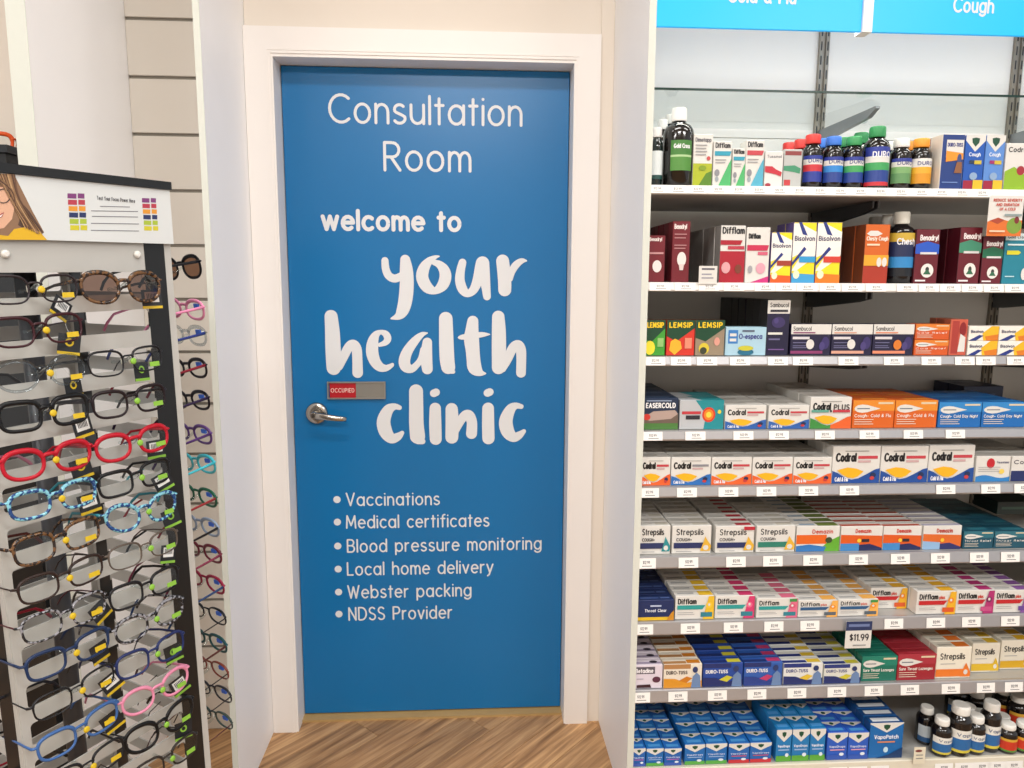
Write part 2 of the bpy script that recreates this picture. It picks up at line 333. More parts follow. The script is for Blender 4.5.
BR = [((370, 245, 6.206), [
  [(93, 97, 44), (98, 150, 48), (118, 192, 50), (158, 208, 50), (205, 185, 44)], [(219, 92, 62), (226, 160, 82), (228, 250, 87), (220, 340, 86), (203, 405, 76), (178, 440, 48), (133, 456, 12)],
  [(428, 70, 10), (402, 77, 26), (362, 105, 50), (333, 150, 70), (325, 205, 76), (355, 262, 70), (405, 284, 44), (450, 250, 68), (468, 200, 74), (460, 155, 66), (432, 122, 48), (398, 108, 34)],
  [(574, 109, 48), (562, 160, 54), (558, 220, 60), (575, 275, 60), (605, 302, 44), (642, 278, 54), (668, 220, 64), (688, 150, 78), (698, 112, 82)], [(699, 112, 82), (708, 180, 72), (718, 250, 58), (726, 319, 48)],
  [(823, 100, 80), (832, 180, 82), (836, 240, 82), (836, 278, 80)], [(868, 210, 36), (880, 165, 44), (905, 125, 46), (940, 99, 34), (970, 98, 10)]]),
 ((320, 300, 9.036), [
  [(101, 148, 118), (112, 280, 132), (117, 400, 138), (122, 520, 138), (124, 614, 128)], [(170, 600, 76), (215, 510, 82), (260, 425, 84), (300, 400, 86), (330, 440, 92), (338, 540, 92), (341, 657, 96)],
  [(540, 405, 36), (590, 385, 54), (612, 350, 66), (595, 308, 62), (550, 290, 42), (505, 315, 66), (478, 380, 100), (472, 470, 112), (495, 550, 102), (540, 603, 86), (595, 615, 60), (645, 592, 40), (655, 582, 30)],
  [(970, 298, 12), (922, 312, 46), (862, 365, 74), (795, 455, 92), (764, 540, 104), (775, 600, 100), (825, 622, 72), (872, 588, 60), (915, 530, 60), (935, 450, 60)], [(970, 382, 86), (962, 480, 104), (964, 560, 104), (970, 622, 98)]]),
 ((425, 300, 9.036), [
  [(188, 168, 122), (191, 300, 128), (194, 420, 132), (200, 540, 132), (210, 606, 126)], [(215, 630, 70), (255, 648, 36)],
  [(432, 192, 100), (424, 280, 120), (420, 350, 136), (430, 450, 126), (438, 540, 124), (450, 612, 124), (495, 655, 64), (545, 663, 16)], [(300, 340, 8), (332, 336, 44), (420, 325, 54), (520, 312, 46), (585, 310, 10)],
  [(662, 152, 112), (667, 280, 126), (668, 420, 130), (668, 520, 128), (664, 610, 120)], [(700, 620, 66), (745, 540, 76), (790, 440, 88), (838, 406, 90), (866, 450, 92), (870, 550, 88), (867, 657, 88)]]),
 ((370, 375, 6.206), [
  [(183, 202, 30), (150, 196, 42), (112, 218, 66), (85, 285, 84), (97, 350, 84), (132, 393, 64), (172, 383, 50), (200, 358, 26)], [(286, 100, 86), (287, 200, 88), (288, 300, 90), (295, 380, 94)], [(300, 400, 60), (325, 411, 38)],
  [(396, 113, 48), (410, 107, 48)], [(405, 206, 70), (405, 300, 76), (408, 397, 74)], [(507, 211, 76), (510, 300, 82), (508, 386, 80)], [(530, 345, 46), (575, 265, 56), (610, 248, 66), (632, 290, 64), (630, 363, 68)],
  [(729, 111, 48), (743, 105, 48)], [(733, 206, 72), (733, 300, 76), (735, 392, 76)], [(938, 195, 30), (903, 191, 42), (870, 215, 64), (843, 285, 84), (855, 350, 82), (890, 386, 60), (925, 373, 48), (955, 348, 26)]])]
words = {'your': MB().use(LETTER), 'health': MB().use(LETTER), 'clinic': MB().use(LETTER)}
for (ox, oy, sc), strokes in BR:
    wd = 'your' if oy == 245 else 'clinic' if oy == 375 else 'health'
    for st in strokes:
        S = smooth_stroke([tuple(map(float, q)) for q in st])
        # the brush widths are photo pixels: turn points and widths into metres on the door
        P = []; Wd = []
        for x, y, wd_ in S:
            a = dpt(ox+x/sc, oy+y/sc); b2 = dpt(ox+(x+wd_)/sc, oy+y/sc); P.append(a); Wd.append(abs(b2[0]-a[0]))
        ribbon(words[wd], P, Wd, lambda x, z: (x, LY, z), 11, True)
for k, mb in words.items(): o = mb.build('lettering', door); o['label'] = 'white brush lettering reading '+k
# handle
hx, hz = dpt(317, 413)
mb = MB().use(CHROME)
def ylathe(mb, prof, cx, cz, n=28):      # prof: (radius, y)
    b = len(mb.v)
    for r, y in prof: mb.v += [(cx+r*cos(2*pi*k/n), y, cz+r*sin(2*pi*k/n)) for k in range(n)]
    for i in range(len(prof)-1):
        for k in range(n): a = b+i*n+k; c = b+i*n+(k+1) % n; mb.face((a, c, c+n, a+n), True)
    mb.face([b+k for k in range(n)][::-1]); e = b+(len(prof)-1)*n; mb.face([e+k for k in range(n)])
ylathe(mb, [(.034, -.0005), (.034, -.006), (.030, -.012), (.020, -.013), (.014, -.013)], hx, hz)
hb = mb.build('door_handle', door); hb['label'] = 'brushed chrome lever handle on a round rose'
mb = MB().use(CHROME); ylathe(mb, [(.012, -.012), (.0115, -.045), (.009, -.052)], hx, hz)
mb.tube([(hx, -.046, hz), (hx+.02, -.05, hz-.002), (hx+.05, -.052, hz-.006), (hx+.08, -.05, hz-.010), (hx+.098, -.046, hz-.012)], .0095, .006, 10, scale=[1.1, 1.1, 1., .85, .75])
mb.build('lever', hb)
mb = MB().use(mat('#6d675f', .3, metal=1.)); ylathe(mb, [(.005, -.052), (.005, -.0535)], hx, hz, 12); mb.build('lock_button', hb)
# occupied slider
(sx0, sz1), (sx1, sz0) = dpt(327.5, 381.5), dpt(386, 398.5)
mb = MB().use(ALU); t = .004
mb.box(sx0, sx1, -.010, -.0005, sz0, sz0+t); mb.box(sx0, sx1, -.010, -.0005, sz1-t, sz1); mb.box(sx0, sx0+t, -.010, -.0005, sz0+t, sz1-t); mb.box(sx1-t, sx1, -.010, -.0005, sz0+t, sz1-t)
sl = mb.build('occupancy_slider', door); sl['label'] = 'small aluminium slider sign showing red OCCUPIED'
xm = sx0+(sx1-sx0)*.49
mb = MB().use(mat('#b01020', .4)); mb.box(sx0+t+.003, xm, -.005, -.0008, sz0+t, sz1-t); rp = mb.build('red_plate', sl)
mb = MB().use(mat('#8d8c86', .45, metal=.5)); mb.box(xm, sx1-t, -.0075, -.0008, sz0+t, sz1-t); mb.build('sliding_cover', sl)
mb = MB().use(mat('#f0c8c0', .5)); text2d(mb, 'OCCUPIED', .16, sx0+t+.006, xm-.005, (sz0+sz1)/2-.006, .012, lambda x, z: (x, -.0056, z), 3); mb.build('lettering', sl)

# end panels beside the door
def end_panel(x0, x1, yf, yb, z1, edge_first, label):
    mb = MB().use(WHITE_PANEL); mb.box(x0, x1, yf+.0015, yb, 0, z1); o = mb.build('end_panel'); tag(o, label, 'panel')
    mb = MB().use(EDGE); mb.box(x0, x1, yf, yf+.0014, 0, z1); mb.build('edge_band', o); return o
PT = 2.62
end_panel(-.5215, -.506, -.415, -.05, PT, 0, 'tall white end panel between eyewear bay and blue door')
end_panel(.5435, .5605, -.487, -.05, PT, 0, 'tall white end panel between blue door and medicine shelves')
end_panel(1.9205, 1.9385, -.487, -.05, PT, 0, 'white end panel closing the medicine shelves on the right')
end_panel(-.8785, -.836, -.527, -.05, PT, 0, 'thick white side panel at left edge behind the glasses stand')
# fascia over the door recess and over the eyewear bay
struct(bx('trim_3', TRIM, -.5055, .543, -.415, -.395, 2.44, CEIL), 'white fascia board high above the blue door', 'trim')
# eyewear bay slat wall
sw = bx('wall_slatwall', mat('#8f897e', .6), -.836, -.5215, -.044, -.03, 0, PT); struct(sw, 'cream slatwall panel behind the glasses stand', 'slatwall')
smesh = MB().use(SLAT); smesh.cbox(-.8355, -.522, -.052, -.0441, .0045, .1515, .0012); sme = smesh.mesh('slat')
for k in range(17):
    o = link('slat', sme, sw); o.location = (0, 0, -.030+.156*k if k else 0.0)
    if k == 0: o.location = (0, 0, -.004)
# wall behind the medicine shelves
BACK = mat('#ebe8e2', .55, var=.02, scale=8)
bp_ = bx('wall_shelving', mat('#8c887f', .6), .5605, 2.6, -.048, -.03, 0, CEIL); struct(bp_, 'off-white panelled back wall of the medicine shelves', 'wall')
zs = [0, .62, 1.24, 1.86, 2.48, CEIL]
for (xa, xb) in ((.561, 1.169), (1.171, 1.769), (1.771, 2.6)):
    for za, zb in zip(zs[:-1], zs[1:]):
        mb = MB().use(BACK); mb.box(xa, xb, -.052, -.0481, za+.001, zb-.001); mb.build('back_panel', bp_)
struct(bx('wall_left', WALL, -3.2, -.836, -.03, .1, 0, CEIL), 'warm cream wall at far left beyond the white side panel', 'wall')
struct(bx('wall_rear', WALL, -4, 4, -6.1, -6, 0, CEIL), 'pale shop wall behind the viewer', 'wall')
struct(bx('ceiling', mat('#efece6', .8, var=.02), -4, 4, -6.1, .1, CEIL, CEIL+.08), 'white shop ceiling', 'ceiling')
for i, (lx, ly, sx, sy, pw) in enumerate(LIGHTS):
    o = empty('ceiling_light', (lx, ly, CEIL-.03)); tag(o, 'flat ceiling light panel '+['in front of the blue door', 'in front of the medicine shelves', 'in front of the eyewear bay', 'further back, straight behind the viewer', 'further back, on the medicine side', 'further back, on the eyewear side'][i], 'ceiling light', 'ceiling light panels')
    mb = MB().use(TRIM); a, b = sx/2, sy/2
    mb.box(-a, a, -b, -b+.02, 0, .03); mb.box(-a, a, b-.02, b, 0, .03); mb.box(-a, -a+.02, -b+.02, b-.02, 0, .03); mb.box(a-.02, a, -b+.02, b-.02, 0, .03); mb.build('frame', o)
    mb = MB().use(emit_mat('#fff4e6', 3.)); mb.box(-a+.02, a-.02, -b+.02, b-.02, .012, .02); mb.build('diffuser', o)

# ------------------------------------------------------------------ wall shelving
SH = [('top', 1.664, .022), ('second', 1.431, .022), ('third', 1.248, .024), ('fourth', 1.058, .025), ('fifth', .911, .027), ('sixth', .725, .032), ('seventh', .545, .036), ('eighth', .352, .035), ('lowest', .122, .05)]
SX0, SX1 = .5612, 1.92
UPX = (1.17, 1.77)
mbu = MB().use(mat('#948c80', .45, metal=.4))
for dx in (-.0145, .0045): mbu.box(dx, dx+.010, -.064, -.0525, .0, 2.5)
mbu.box(-.0045, .0045, -.058, -.0525, 0, 2.5)
ume = mbu.mesh('upright')
mbs = MB().use(DARK)
for k in range(60):
    for dx in (-.0115, .0075): mbs.box(dx, dx+.004, -.0645, -.0641, .03+k*.04, .055+k*.04)
sme2 = mbs.mesh('slots')
for i, x in enumerate(UPX):
    o = link('shelf_upright', ume); o.location.x = x; tag(o, ['slotted metal upright in the middle of the shelving back', 'slotted metal upright near the right edge of the photo'][i], 'shelf upright', 'shelving uprights')
    link('slots', sme2, o)
def brackets(parent, z, yf, drop, M=BRACKET):
    for x in UPX:
        mb = MB().use(M)
        for dx in (-.009, .005): xprism(mb, [(-.065, z), (-.065, z-drop), (-.09, z-drop), (yf+.06, z-.028), (yf, z-.018), (yf, z)], x+dx, x+dx+.004)
        mb.build('bracket', parent)
for i, (nm, z, sh) in enumerate(SH):
    low = i == 8
    mb = MB().use(SHELFM); mb.box(SX0, SX1, FY+.012, -.066, z-.022, z-.001)
    o = mb.build('wall_shelf'); tag(o, {'lowest': 'lowest cream shelf near the floor holding blue cartons and bottles'}.get(nm, nm+' grey metal shelf from the sign, holding medicine'), 'shelf', 'medicine shelves')
    mb = MB().use(mat('#d9d2bf', .5) if low else mat('#e2e1de', .4) if i < 2 else STEEL)
    # sloping ticket rail: rounded lower lip
    xprism(mb, [(FY+.0119, z-.001), (FY+.003, z), (FY, z-.002), (FY-.004, z-sh+.004), (FY-.002, z-sh), (FY+.004, z-sh), (FY+.0119, z-.022)], SX0, SX1)
    mb.build('ticket_rail', o)
    if not low: brackets(o, z-.0225, -.40, .05)
    else: bx('kick_board', mat('#c9c0a8', .6), SX0, SX1, FY+.03, FY+.045, .0, z-.023, o)
# glass top shelf on grey arms
gz = 1.888
g = empty('glass_shelf', (0, 0, gz)); tag(g, 'clear glass shelf with dark green edge above the medicine bottles', 'glass shelf')
mb = MB().use(GLASS); mb.box(SX0, SX1, FY+.004, -.066, -.005, 0); mb.build('pane', g)
mb = MB().use(mat('#1f3a33', .15)); mb.box(SX0, SX1, FY, FY+.0038, -.005, 0); mb.build('glass_edge', g)
for x in UPX:
    mb = MB().use(mat('#8b8f92', .35, metal=.6)); xprism(mb, [(-.066, -.0065), (-.066, -.045), (-.09, -.045), (-.34, -.028), (-.375, -.012), (-.375, -.0065)], x-.006, x+.006)
    ob = mb.build('bracket', g)
    mb = MB().use(ACRYL); mb.lathe([(.004, -.03), (.009, -.026), (.010, -.012), (.006, -.0062)], x+.018, -.28, 12); mb.build('suction_pad', ob)
# signs
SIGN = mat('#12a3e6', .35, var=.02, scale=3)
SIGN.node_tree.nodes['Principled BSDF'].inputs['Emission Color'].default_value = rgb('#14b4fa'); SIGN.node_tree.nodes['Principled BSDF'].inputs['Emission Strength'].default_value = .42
SZ0, SZ1 = 2.024, 2.30
xs = on_y(861, 34, FY).x; xs2 = on_y(870.5, 34, FY).x
for (xa, xb, s, pl, pr, base, cap, lab) in ((SX0, xs, 'Cold & Flu', 727, 796, 1.5, 15, 'bright blue header sign reading Cold & Flu above the shelves'), (xs2, SX1, 'Cough', 952.5, 993.5, 11.5, 13.5, 'bright blue header sign reading Cough above the shelves')):
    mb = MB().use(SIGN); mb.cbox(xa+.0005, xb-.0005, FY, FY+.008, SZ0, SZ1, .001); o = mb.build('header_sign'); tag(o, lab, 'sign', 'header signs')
    q0, q1, qt = on_y(pl, base, FY), on_y(pr, base+1.4, FY), on_y(pl, base-cap, FY)
    mb = MB().use(LETTER); text2d(mb, s, .17, q0.x, q1.x, q0.z, qt.z-q0.z, lambda x, z: (x, FY-.0006, z), 6, .12); mb.build('lettering', o)
led = empty('led_strip', (1.24, FY+.05, SZ0+.04)); tag(led, 'slim light strip tucked behind the blue header signs', 'light strip')
bx('housing', TRIM, -.67, .67, -.012, .012, 0, .012, led); bx('diffuser', emit_mat('#fff6ea', 2.), -.66, .66, -.010, .010, -.003, 0, led)
area('led_strip_light', (1.24, FY+.05, SZ0+.034), 1.32, .02, 2.5, (1, .93, .85), (radians(18), 0, 0))
bxo = bx('sign_divider', TRIM, xs, xs2, FY-.006, FY+.03, SZ0-.002, SZ1); tag(bxo, 'white divider strip between the two blue header signs', 'divider')

# ================================================================== medicine cartons
LETM = {}
def pc(h): return mat(h, .4, var=.04, scale=30)
ORD = ['front', 'second', 'third', 'fourth', 'fifth', 'sixth', 'seventh', 'eighth', 'ninth', 'tenth', 'eleventh']
PRODUCTS = []          # (shelf index, x0, x1, description) for the price tickets
def print_layers(layers, w, h, name, parent, yoff=-.0003, flip=None):
    mb = MB(); d = yoff
    for L in layers:
        k = L[0]; y = d; d -= .00012
        mb.use(pc(L[-1] if k != 't' else L[6]))
        if k == 'r': _, a, b, c, e, col = L; mb.poly([(a*w, y, b*h), (c*w, y, b*h), (c*w, y, e*h), (a*w, y, e*h)])
        elif k == 'p': mb.poly([(a*w, y, b*h) for a, b in L[1]])
        elif k == 'e': _, cx, cy, rx, ry, col = L; mb.poly([(cx*w+rx*w*cos(2*pi*i/18), y, cy*h+ry*h*sin(2*pi*i/18)) for i in range(18)])
        elif k == 't':
            _, s, x0, y0, x1, th, col, wt = L
            text2d(mb, s, wt, x0*w, x1*w, y0*h, th*h, lambda x, z: (x, y, z), 3, .13); d -= .0008
    if not mb.f: return None
    return mb.mesh(name)
def wave(y0, y1, amp, x0=0., x1=1., ph=0., bot=0.):
    pts = [(x0, bot)] + [(x1, bot)]
    n = 10
    for i in range(n, -1, -1):
        t = i/n; pts.append((x0+(x1-x0)*t, y0+(y1-y0)*t+amp*sin(2*pi*t+ph)))
    return pts
SHIELD = lambda cx, cy, s, asp, col='#164a34': ('p', [(cx-s, cy+.9*s*asp), (cx, cy+1.1*s*asp), (cx+s, cy+.9*s*asp), (cx+.85*s, cy-.1*s*asp), (cx, cy-s*asp), (cx-.85*s, cy-.1*s*asp)][::-1], col)
DES = {}
def D(name, base, layers, top=(), side=None): DES[name] = (base, list(layers), list(top), side or base)
W_ = '#dcdad4'
D('dark_navy', '#1c2440', [('r', .1, .5, .8, .7, '#3a4668'), ('r', .1, .2, .5, .3, '#6a7490')], [('r', .1, .3, .9, .6, '#3a4260')])
D('dark_green', '#0f1c16', [('r', .1, .4, .8, .6, '#2a4034')], [('r', .1, .3, .9, .6, '#22342c')])
def lines(x0, x1, ys, col='#9a9a9c', hh=.02): return [('r', x0, y, x1-(i % 2)*.08*(x1-x0), y+hh, col) for i, y in enumerate(ys)]
# --- sore throat / cold designs -------------------------------------------------
def difflam(name, band, accent, fruit, tip='#2f7f8f', red=False, topc=None, green=False):
    D(name, W_, [('t', 'Difflam', .06, .66, .55, .2, '#16161a', .24)] + ([('t', 'plus', .57, .67, .72, .13, '#d0402f', .2)] if red else []) +
      [('r', .05, .42, .62, .6, band), ('p', [(.62, .42), (.7, .42), (.78, .6), (.62, .6)], band)] + lines(.06, .5, (.2, .28)) +
      [('p', [(.72, .0), (1, .0), (1, .98), (.86, .98)], accent), ('e', .87, .6, .08, .13, fruit), ('e', .87, .62, .03, .06, W_), ('r', .66, .1, .96, .3, tip)] + ([('r', .8, .82, .98, .97, '#3f8f4a')] if green else []),
      [('r', .62, .1, .98, .9, accent), ('r', .08, .35, .5, .6, '#a8a8a8')])
difflam('dif_yellow', '#2a9a97', '#e6bb2e', '#f0c93a'); difflam('dif_pink', '#2a9a97', '#d23a6e', '#e8698f'); difflam('dif_teal', '#2a9a97', '#de6f8c', '#d05a78', green=True)
difflam('dif_orange', '#2c5a86', '#efb057', '#e8912e', '#58646e', True); difflam('dif_orange2', '#2c5a86', '#efb057', '#e8912e', '#58646e', True, green=True)
difflam('dif_red1', '#c0262c', '#e8b02a', '#e98a2a', '#d65a2a', True); difflam('dif_red2', '#c0262c', '#b03070', '#7e2a5a', '#c45084', True); difflam('dif_red3', '#c0262c', '#8a5aa0', '#6a4a98', '#6a4a98', True)
def strep(name, drop, band, bandtxt=True, drop2=None, low=None, redtop=False):
    D(name, W_, [('t', 'Strepsils', .1, .68, .8, .2, '#1f1f22', .17), ('t', 'COUGH+', .1, .46, .5, .1, '#303034', .2), ('r', .04, .2, .8, .4, band)] + lines(.1, .5, (.08,)) +
      [('p', [(.72, .1), (.97, .1), (1., .28), (.9, .48), (.84, .62), (.8, .42)], drop), ('e', .86, .22, .07, .09, drop2 or W_)] + ([('r', 0, 0, 1, .12, low)] if low else []) + ([('r', .72, .86, 1, .99, '#b92b3a')] if redtop else []),
      [('r', .55, .25, .95, .75, '#b92b3a' if redtop else '#c9c5b8'), ('r', .08, .3, .45, .5, '#c2c0ba')])
strep('str_teal', '#2a8d93', '#2a3560'); strep('str_y1', '#e2b13a', '#26315f'); strep('str_y2', '#e2b13a', '#26315f', redtop=True); strep('str_g', '#e2b13a', '#2e7d6a')
def strep2(name, c):
    D(name, '#e9e3d2', [('t', 'Strepsils', .1, .62, .82, .18, '#1f1f22', .17)] + lines(.12, .55, (.46,)) + [('r', 0, .06, .8, .3, c), ('p', [(.7, .05), (1, .05), (1, .2), (.86, .5), (.78, .3)], c), ('e', .86, .2, .06, .08, W_)], [('r', .1, .3, .5, .6, '#b9b5a8'), ('r', .55, .1, .95, .9, c)])
strep2('str_or', '#e57a2c'); strep2('str_ye', '#dcb52c'); strep2('str_ye2', '#d9a81e')
def codral(name, col, word2='#c2404a', sun='#efb21e', plus=False, big=False, topc='#cfccc4'):
    D(name, W_, [('t', 'Codral', .06, .60, .5, .2, '#131316', .25)] + ([('t', 'PLUS', .56, .6, .95, .16, '#2a2a2e', .2)] if plus else [('r', .53, .66, .94, .74, word2), ('r', .53, .56, .8, .62, '#c9a6a6')]) + lines(.25, .75, (.86,), '#8c8a86') +
      [('p', [(0, 0), (1, 0), (1, .4), (.9, .37), (.72, .24), (.55, .13), (.42, .1), (.28, .15), (.12, .28), (0, .34)], col), ('p', [(.1, .36), (.2, .25), (.32, .16), (.45, .14), (.55, .19), (.66, .32), (.5, .4), (.32, .43)], sun)] + ([('p', [(.5, 0), (1, 0), (1, .4), (.9, .37), (.72, .24), (.55, .14), (.5, .12)], '#e2622a'), ('r', .02, .52, .44, .6, '#5f9f8f'), ('r', .54, .52, .96, .6, '#c03a4a'), ('e', .49, .56, .025, .04, '#22222a')] if plus else [('t', 'Cold & Flu', .06, .06, .34, .1, '#e8e8ee', .2), ('e', .86, .22, .06, .07, '#1d2c54'), ('e', .84, .14, .05, .05, '#c03a3a')]), [('r', .1, .35, .6, .6, '#b9b6ae')])
codral('cod_blue', '#2d5fa8'); codral('cod_plus', '#3d8a3f', plus=True); codral('cod_orange', '#e4622c'); codral('cod_night', '#2a6cb4', '#8a8a90'); codral('cod_big', '#1d4b96')
def amcal(name, base, hi, word='Cough, Cold & Flu', band=None):
    D(name, base, [('r', 0, .62, 1, 1, hi), ('r', .6, .86, .96, .93, '#d8c8a8'), ('p', [(.03, .70), (.05, .76), (.11, .82), (.22, .85), (.34, .83), (.48, .77), (.66, .70), (.48, .63), (.34, .57), (.22, .55), (.11, .58), (.05, .64)][::-1], W_), ('r', .1, .68, .4, .72, '#6a7480'), ('t', word, .04, .40, .92, .10, '#f0ece4', .18)] + lines(.04, .5, (.3, .22, .14), '#d9cdbb', .025), [('r', .3, .2, .9, .5, hi)])
amcal('am_orange', '#d4621c', '#e08a28'); amcal('am_blue', '#1667b0', '#2f86c8', 'Cough, Cold Day Night'); amcal('am_green', '#176e5c', '#1f7f6a', 'Sore Throat Lozenges'); amcal('am_red', '#9c2430', '#a83240', 'Sore Throat Lozenges'); amcal('am_teal', '#1a4f62', '#2b6c7c', 'Throat Relief'); amcal('am_or2', '#d0571f', '#de7f2a', 'Cold Relief')
D('easer', '#1a2d48', [('r', 0, 0, 1, .22, '#4a7a3c'), ('r', 0, .2, 1, .5, '#6b5a50'), ('p', [(.0, .38), (.3, .58), (.9, .62), (1, .5), (.8, .34), (.2, .28)][::-1], '#b09a90'), ('e', .12, .4, .1, .1, '#d03a30'), ('t', 'EASERCOLD', .08, .7, .92, .14, '#f2f2f2', .24), ('r', .1, .9, .8, .94, '#8a9ab4')], [('r', .1, .2, .8, .5, '#3a4d6a')])
D('nuro', '#b9bcbf', [('p', [(.55, 0), (1, 0), (1, 1), (.35, 1), (.6, .5)], '#1f8a92'), ('e', .66, .5, .15, .26, '#d33a28'), ('e', .66, .5, .11, .19, '#e98228'), ('e', .66, .5, .06, .1, '#f7d44a'), ('r', .05, .52, .48, .62, '#c03a44'), ('r', .14, .34, .46, .48, '#2a2a34'), ('e', .9, .6, .04, .07, '#e0d040')], [('p', [(.5, 0), (1, 0), (1, 1), (.3, 1)], '#1f8a92')])
D('lem_g', '#3f9a34', [('p', [(0, .45), (.35, .4), (1, .78), (1, 1), (0, 1)], '#12442c'), ('t', 'LEMSIP', .08, .8, .92, .13, '#f0c81e', .26), ('e', .25, .22, .25, .2, '#f2df3a'), ('r', .62, .25, .92, .5, '#8fc070')], [('r', 0, 0, 1, 1, '#5f3a2a')])
D('lem_r', '#d03426', [('p', [(0, .55), (.35, .4), (1, .78), (1, 1), (0, 1)], '#12442c'), ('t', 'LEMSIP', .08, .8, .92, .13, '#f0c81e', .26), ('p', [(.1, .15), (.3, .02), (.55, .2), (.5, .4), (.3, .48), (.15, .4)], '#f2b02e'), ('r', .65, .2, .9, .5, '#e08a70')], [('r', 0, 0, 1, 1, '#6f3f2c')])
D('lem_k', '#96856f', [('p', [(0, .5), (.35, .4), (1, .78), (1, 1), (0, 1)], '#12442c'), ('t', 'LEMSIP', .08, .8, .92, .13, '#f0c81e', .26), ('e', .3, .2, .18, .16, '#d8c23a'), ('e', .28, .14, .12, .1, '#3a4030'), ('e', .74, .4, .1, .12, '#d89a8a')], [('r', 0, 0, 1, 1, '#5a3328')])
D('oz', '#a9cdde', [('r', .06, .42, .3, .9, '#3a7cc0'), ('r', .1, .5, .26, .6, W_), ('r', .1, .68, .26, .78, W_), ('t', 'OZespeca', .32, .6, .9, .16, '#3a3f8a', .2), ('r', .4, .84, .7, .9, '#505a70'), ('e', .5, .12, .2, .12, '#256a86'), ('e', .5, .26, .19, .09, '#c7c23a')])
D('sam_tall', '#1d1a3a', [('r', 0, .76, 1, 1, W_), ('t', 'Sambucol', .1, .88, .92, .07, '#2a2a30', .16), ('r', .12, .79, .9, .83, '#2c2c34'), ('e', .5, .6, .3, .1, '#3a3060'), ('e', .4, .63, .1, .05, '#4a3f78'), ('r', .06, .38, .7, .42, W_), ('r', .1, .28, .6, .31, '#6a6690'), ('r', .1, .1, .8, .12, '#7a5a9a')], side='#2a2a2c')
def samb(name, c, sun=None):
    D(name, '#201d3c', [('r', 0, .68, 1, 1, W_), ('t', 'Sambucol', .05, .8, .5, .12, '#2a2a30', .15), ('r', .05, .71, .6, .75, c), ('r', .04, .52, .46, .6, '#d9d4d8'), ('e', .86, .4, .1, .2, '#3a3068'), ('e', .78, .3, .07, .14, '#4a3f78'), ('r', .0, .06, .8, .15, c)] + lines(.05, .4, (.4, .3, .24), '#7a78a0') + ([('e', .6, .34, .1, .16, '#d97a2a')] if sun else [('e', .48, .36, .1, .16, W_)]))
samb('sam1', '#8a3a6a'); samb('sam2', '#d8a08a'); samb('sam3', '#e08a6a', True)
D('bis_box', '#eeeae0', [('p', [(.5, 0), (1, 0), (1, 1), (.75, 1), (.45, .5)], '#e8b51e'), ('p', [(.6, 0), (1, 0), (1, .45), (.55, .3)], '#d8791e'), ('p', [(0, 0), (.25, 0), (.5, .35), (.35, .4)], '#25357e'), ('t', 'Bisolvon', .06, .55, .48, .18, '#2a2a58', .2)])
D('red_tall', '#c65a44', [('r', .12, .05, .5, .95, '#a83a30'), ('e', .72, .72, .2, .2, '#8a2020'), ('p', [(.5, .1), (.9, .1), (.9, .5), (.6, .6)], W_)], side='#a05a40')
D('white_red', W_, [('e', .42, .72, .12, .2, '#c0202c'), ('t', 'Paracetamol', .6, .72, .95, .08, '#6a6a80', .18), ('p', wave(.2, .2, .06), '#2f7fc0'), ('e', .75, .4, .08, .1, '#f0cf5a')] + lines(.06, .7, (.56, .48, .4)))
D('white_navy', W_, [('r', 0, 0, 1, .42, '#1f2c60'), ('t', 'Codral', .06, .7, .8, .14, '#2a2a40', .2)])
D('dif_cold', W_, [('p', [(.5, 0), (1, 0), (1, .6), (.75, .4)], '#62a832'), ('r', 0, .3, .7, .66, '#e0641e'), ('p', [(0, 0), (.65, 0), (.7, .18), (.3, .28), (0, .22)], '#3276b8'), ('t', 'Demazin', .36, .72, .84, .14, '#c8402c', .22), ('e', .75, .45, .08, .12, '#3a4a2a')], [('r', .5, .1, .98, .9, '#6a7a3a'), ('r', .1, .3, .45, .6, '#8aa0b4')])
D('dema_o', W_, [('p', [(0, .1), (1, .1), (1, .6), (0, .66)], '#d85a1e'), ('p', [(0, 0), (.45, 0), (.45, .3), (0, .3)], '#3f86c4'), ('p', [(.45, 0), (1, 0), (1, .1), (.7, .28), (.45, .24)], '#1f2a5a'), ('t', 'Demazin', .34, .74, .72, .14, '#c83a2c', .22), ('e', .44, .42, .05, .08, '#f2c43a'), ('r', .5, .36, .68, .48, '#2a2430')], [('r', .0, .1, .98, .5, '#b04a34'), ('r', .1, .6, .5, .8, '#cfc8c0')])
D('dema_b', W_, [('p', [(0, .1), (1, .1), (1, .6), (0, .66)], '#d86a2a'), ('p', [(0, 0), (.45, 0), (.45, .3), (0, .36)], '#8fb4d8'), ('p', [(.45, 0), (1, 0), (1, .1), (.7, .28), (.45, .24)], '#2a2f66'), ('t', 'Demazin', .34, .72, .76, .15, '#b83a2c', .22), ('e', .5, .4, .05, .08, '#f2c43a')], [('r', .0, .1, .98, .5, '#a9a4b8'), ('r', .1, .6, .5, .8, '#cfc8c0')])
D('navy_gold', '#1a2c5c', [('r', 0, 0, 1, .16, '#e0b72a'), ('t', 'Throat Clear', .2, .42, .8, .13, '#dfe4f0', .2), ('r', .35, .68, .65, .76, '#b4c0dc'), ('p', [(.8, 0), (1, 0), (1, .5), (.92, .35)], '#c98a2a')], [('r', .1, .3, .6, .5, '#4a5f92'), ('r', .65, .3, .9, .5, '#5a6fa2')])
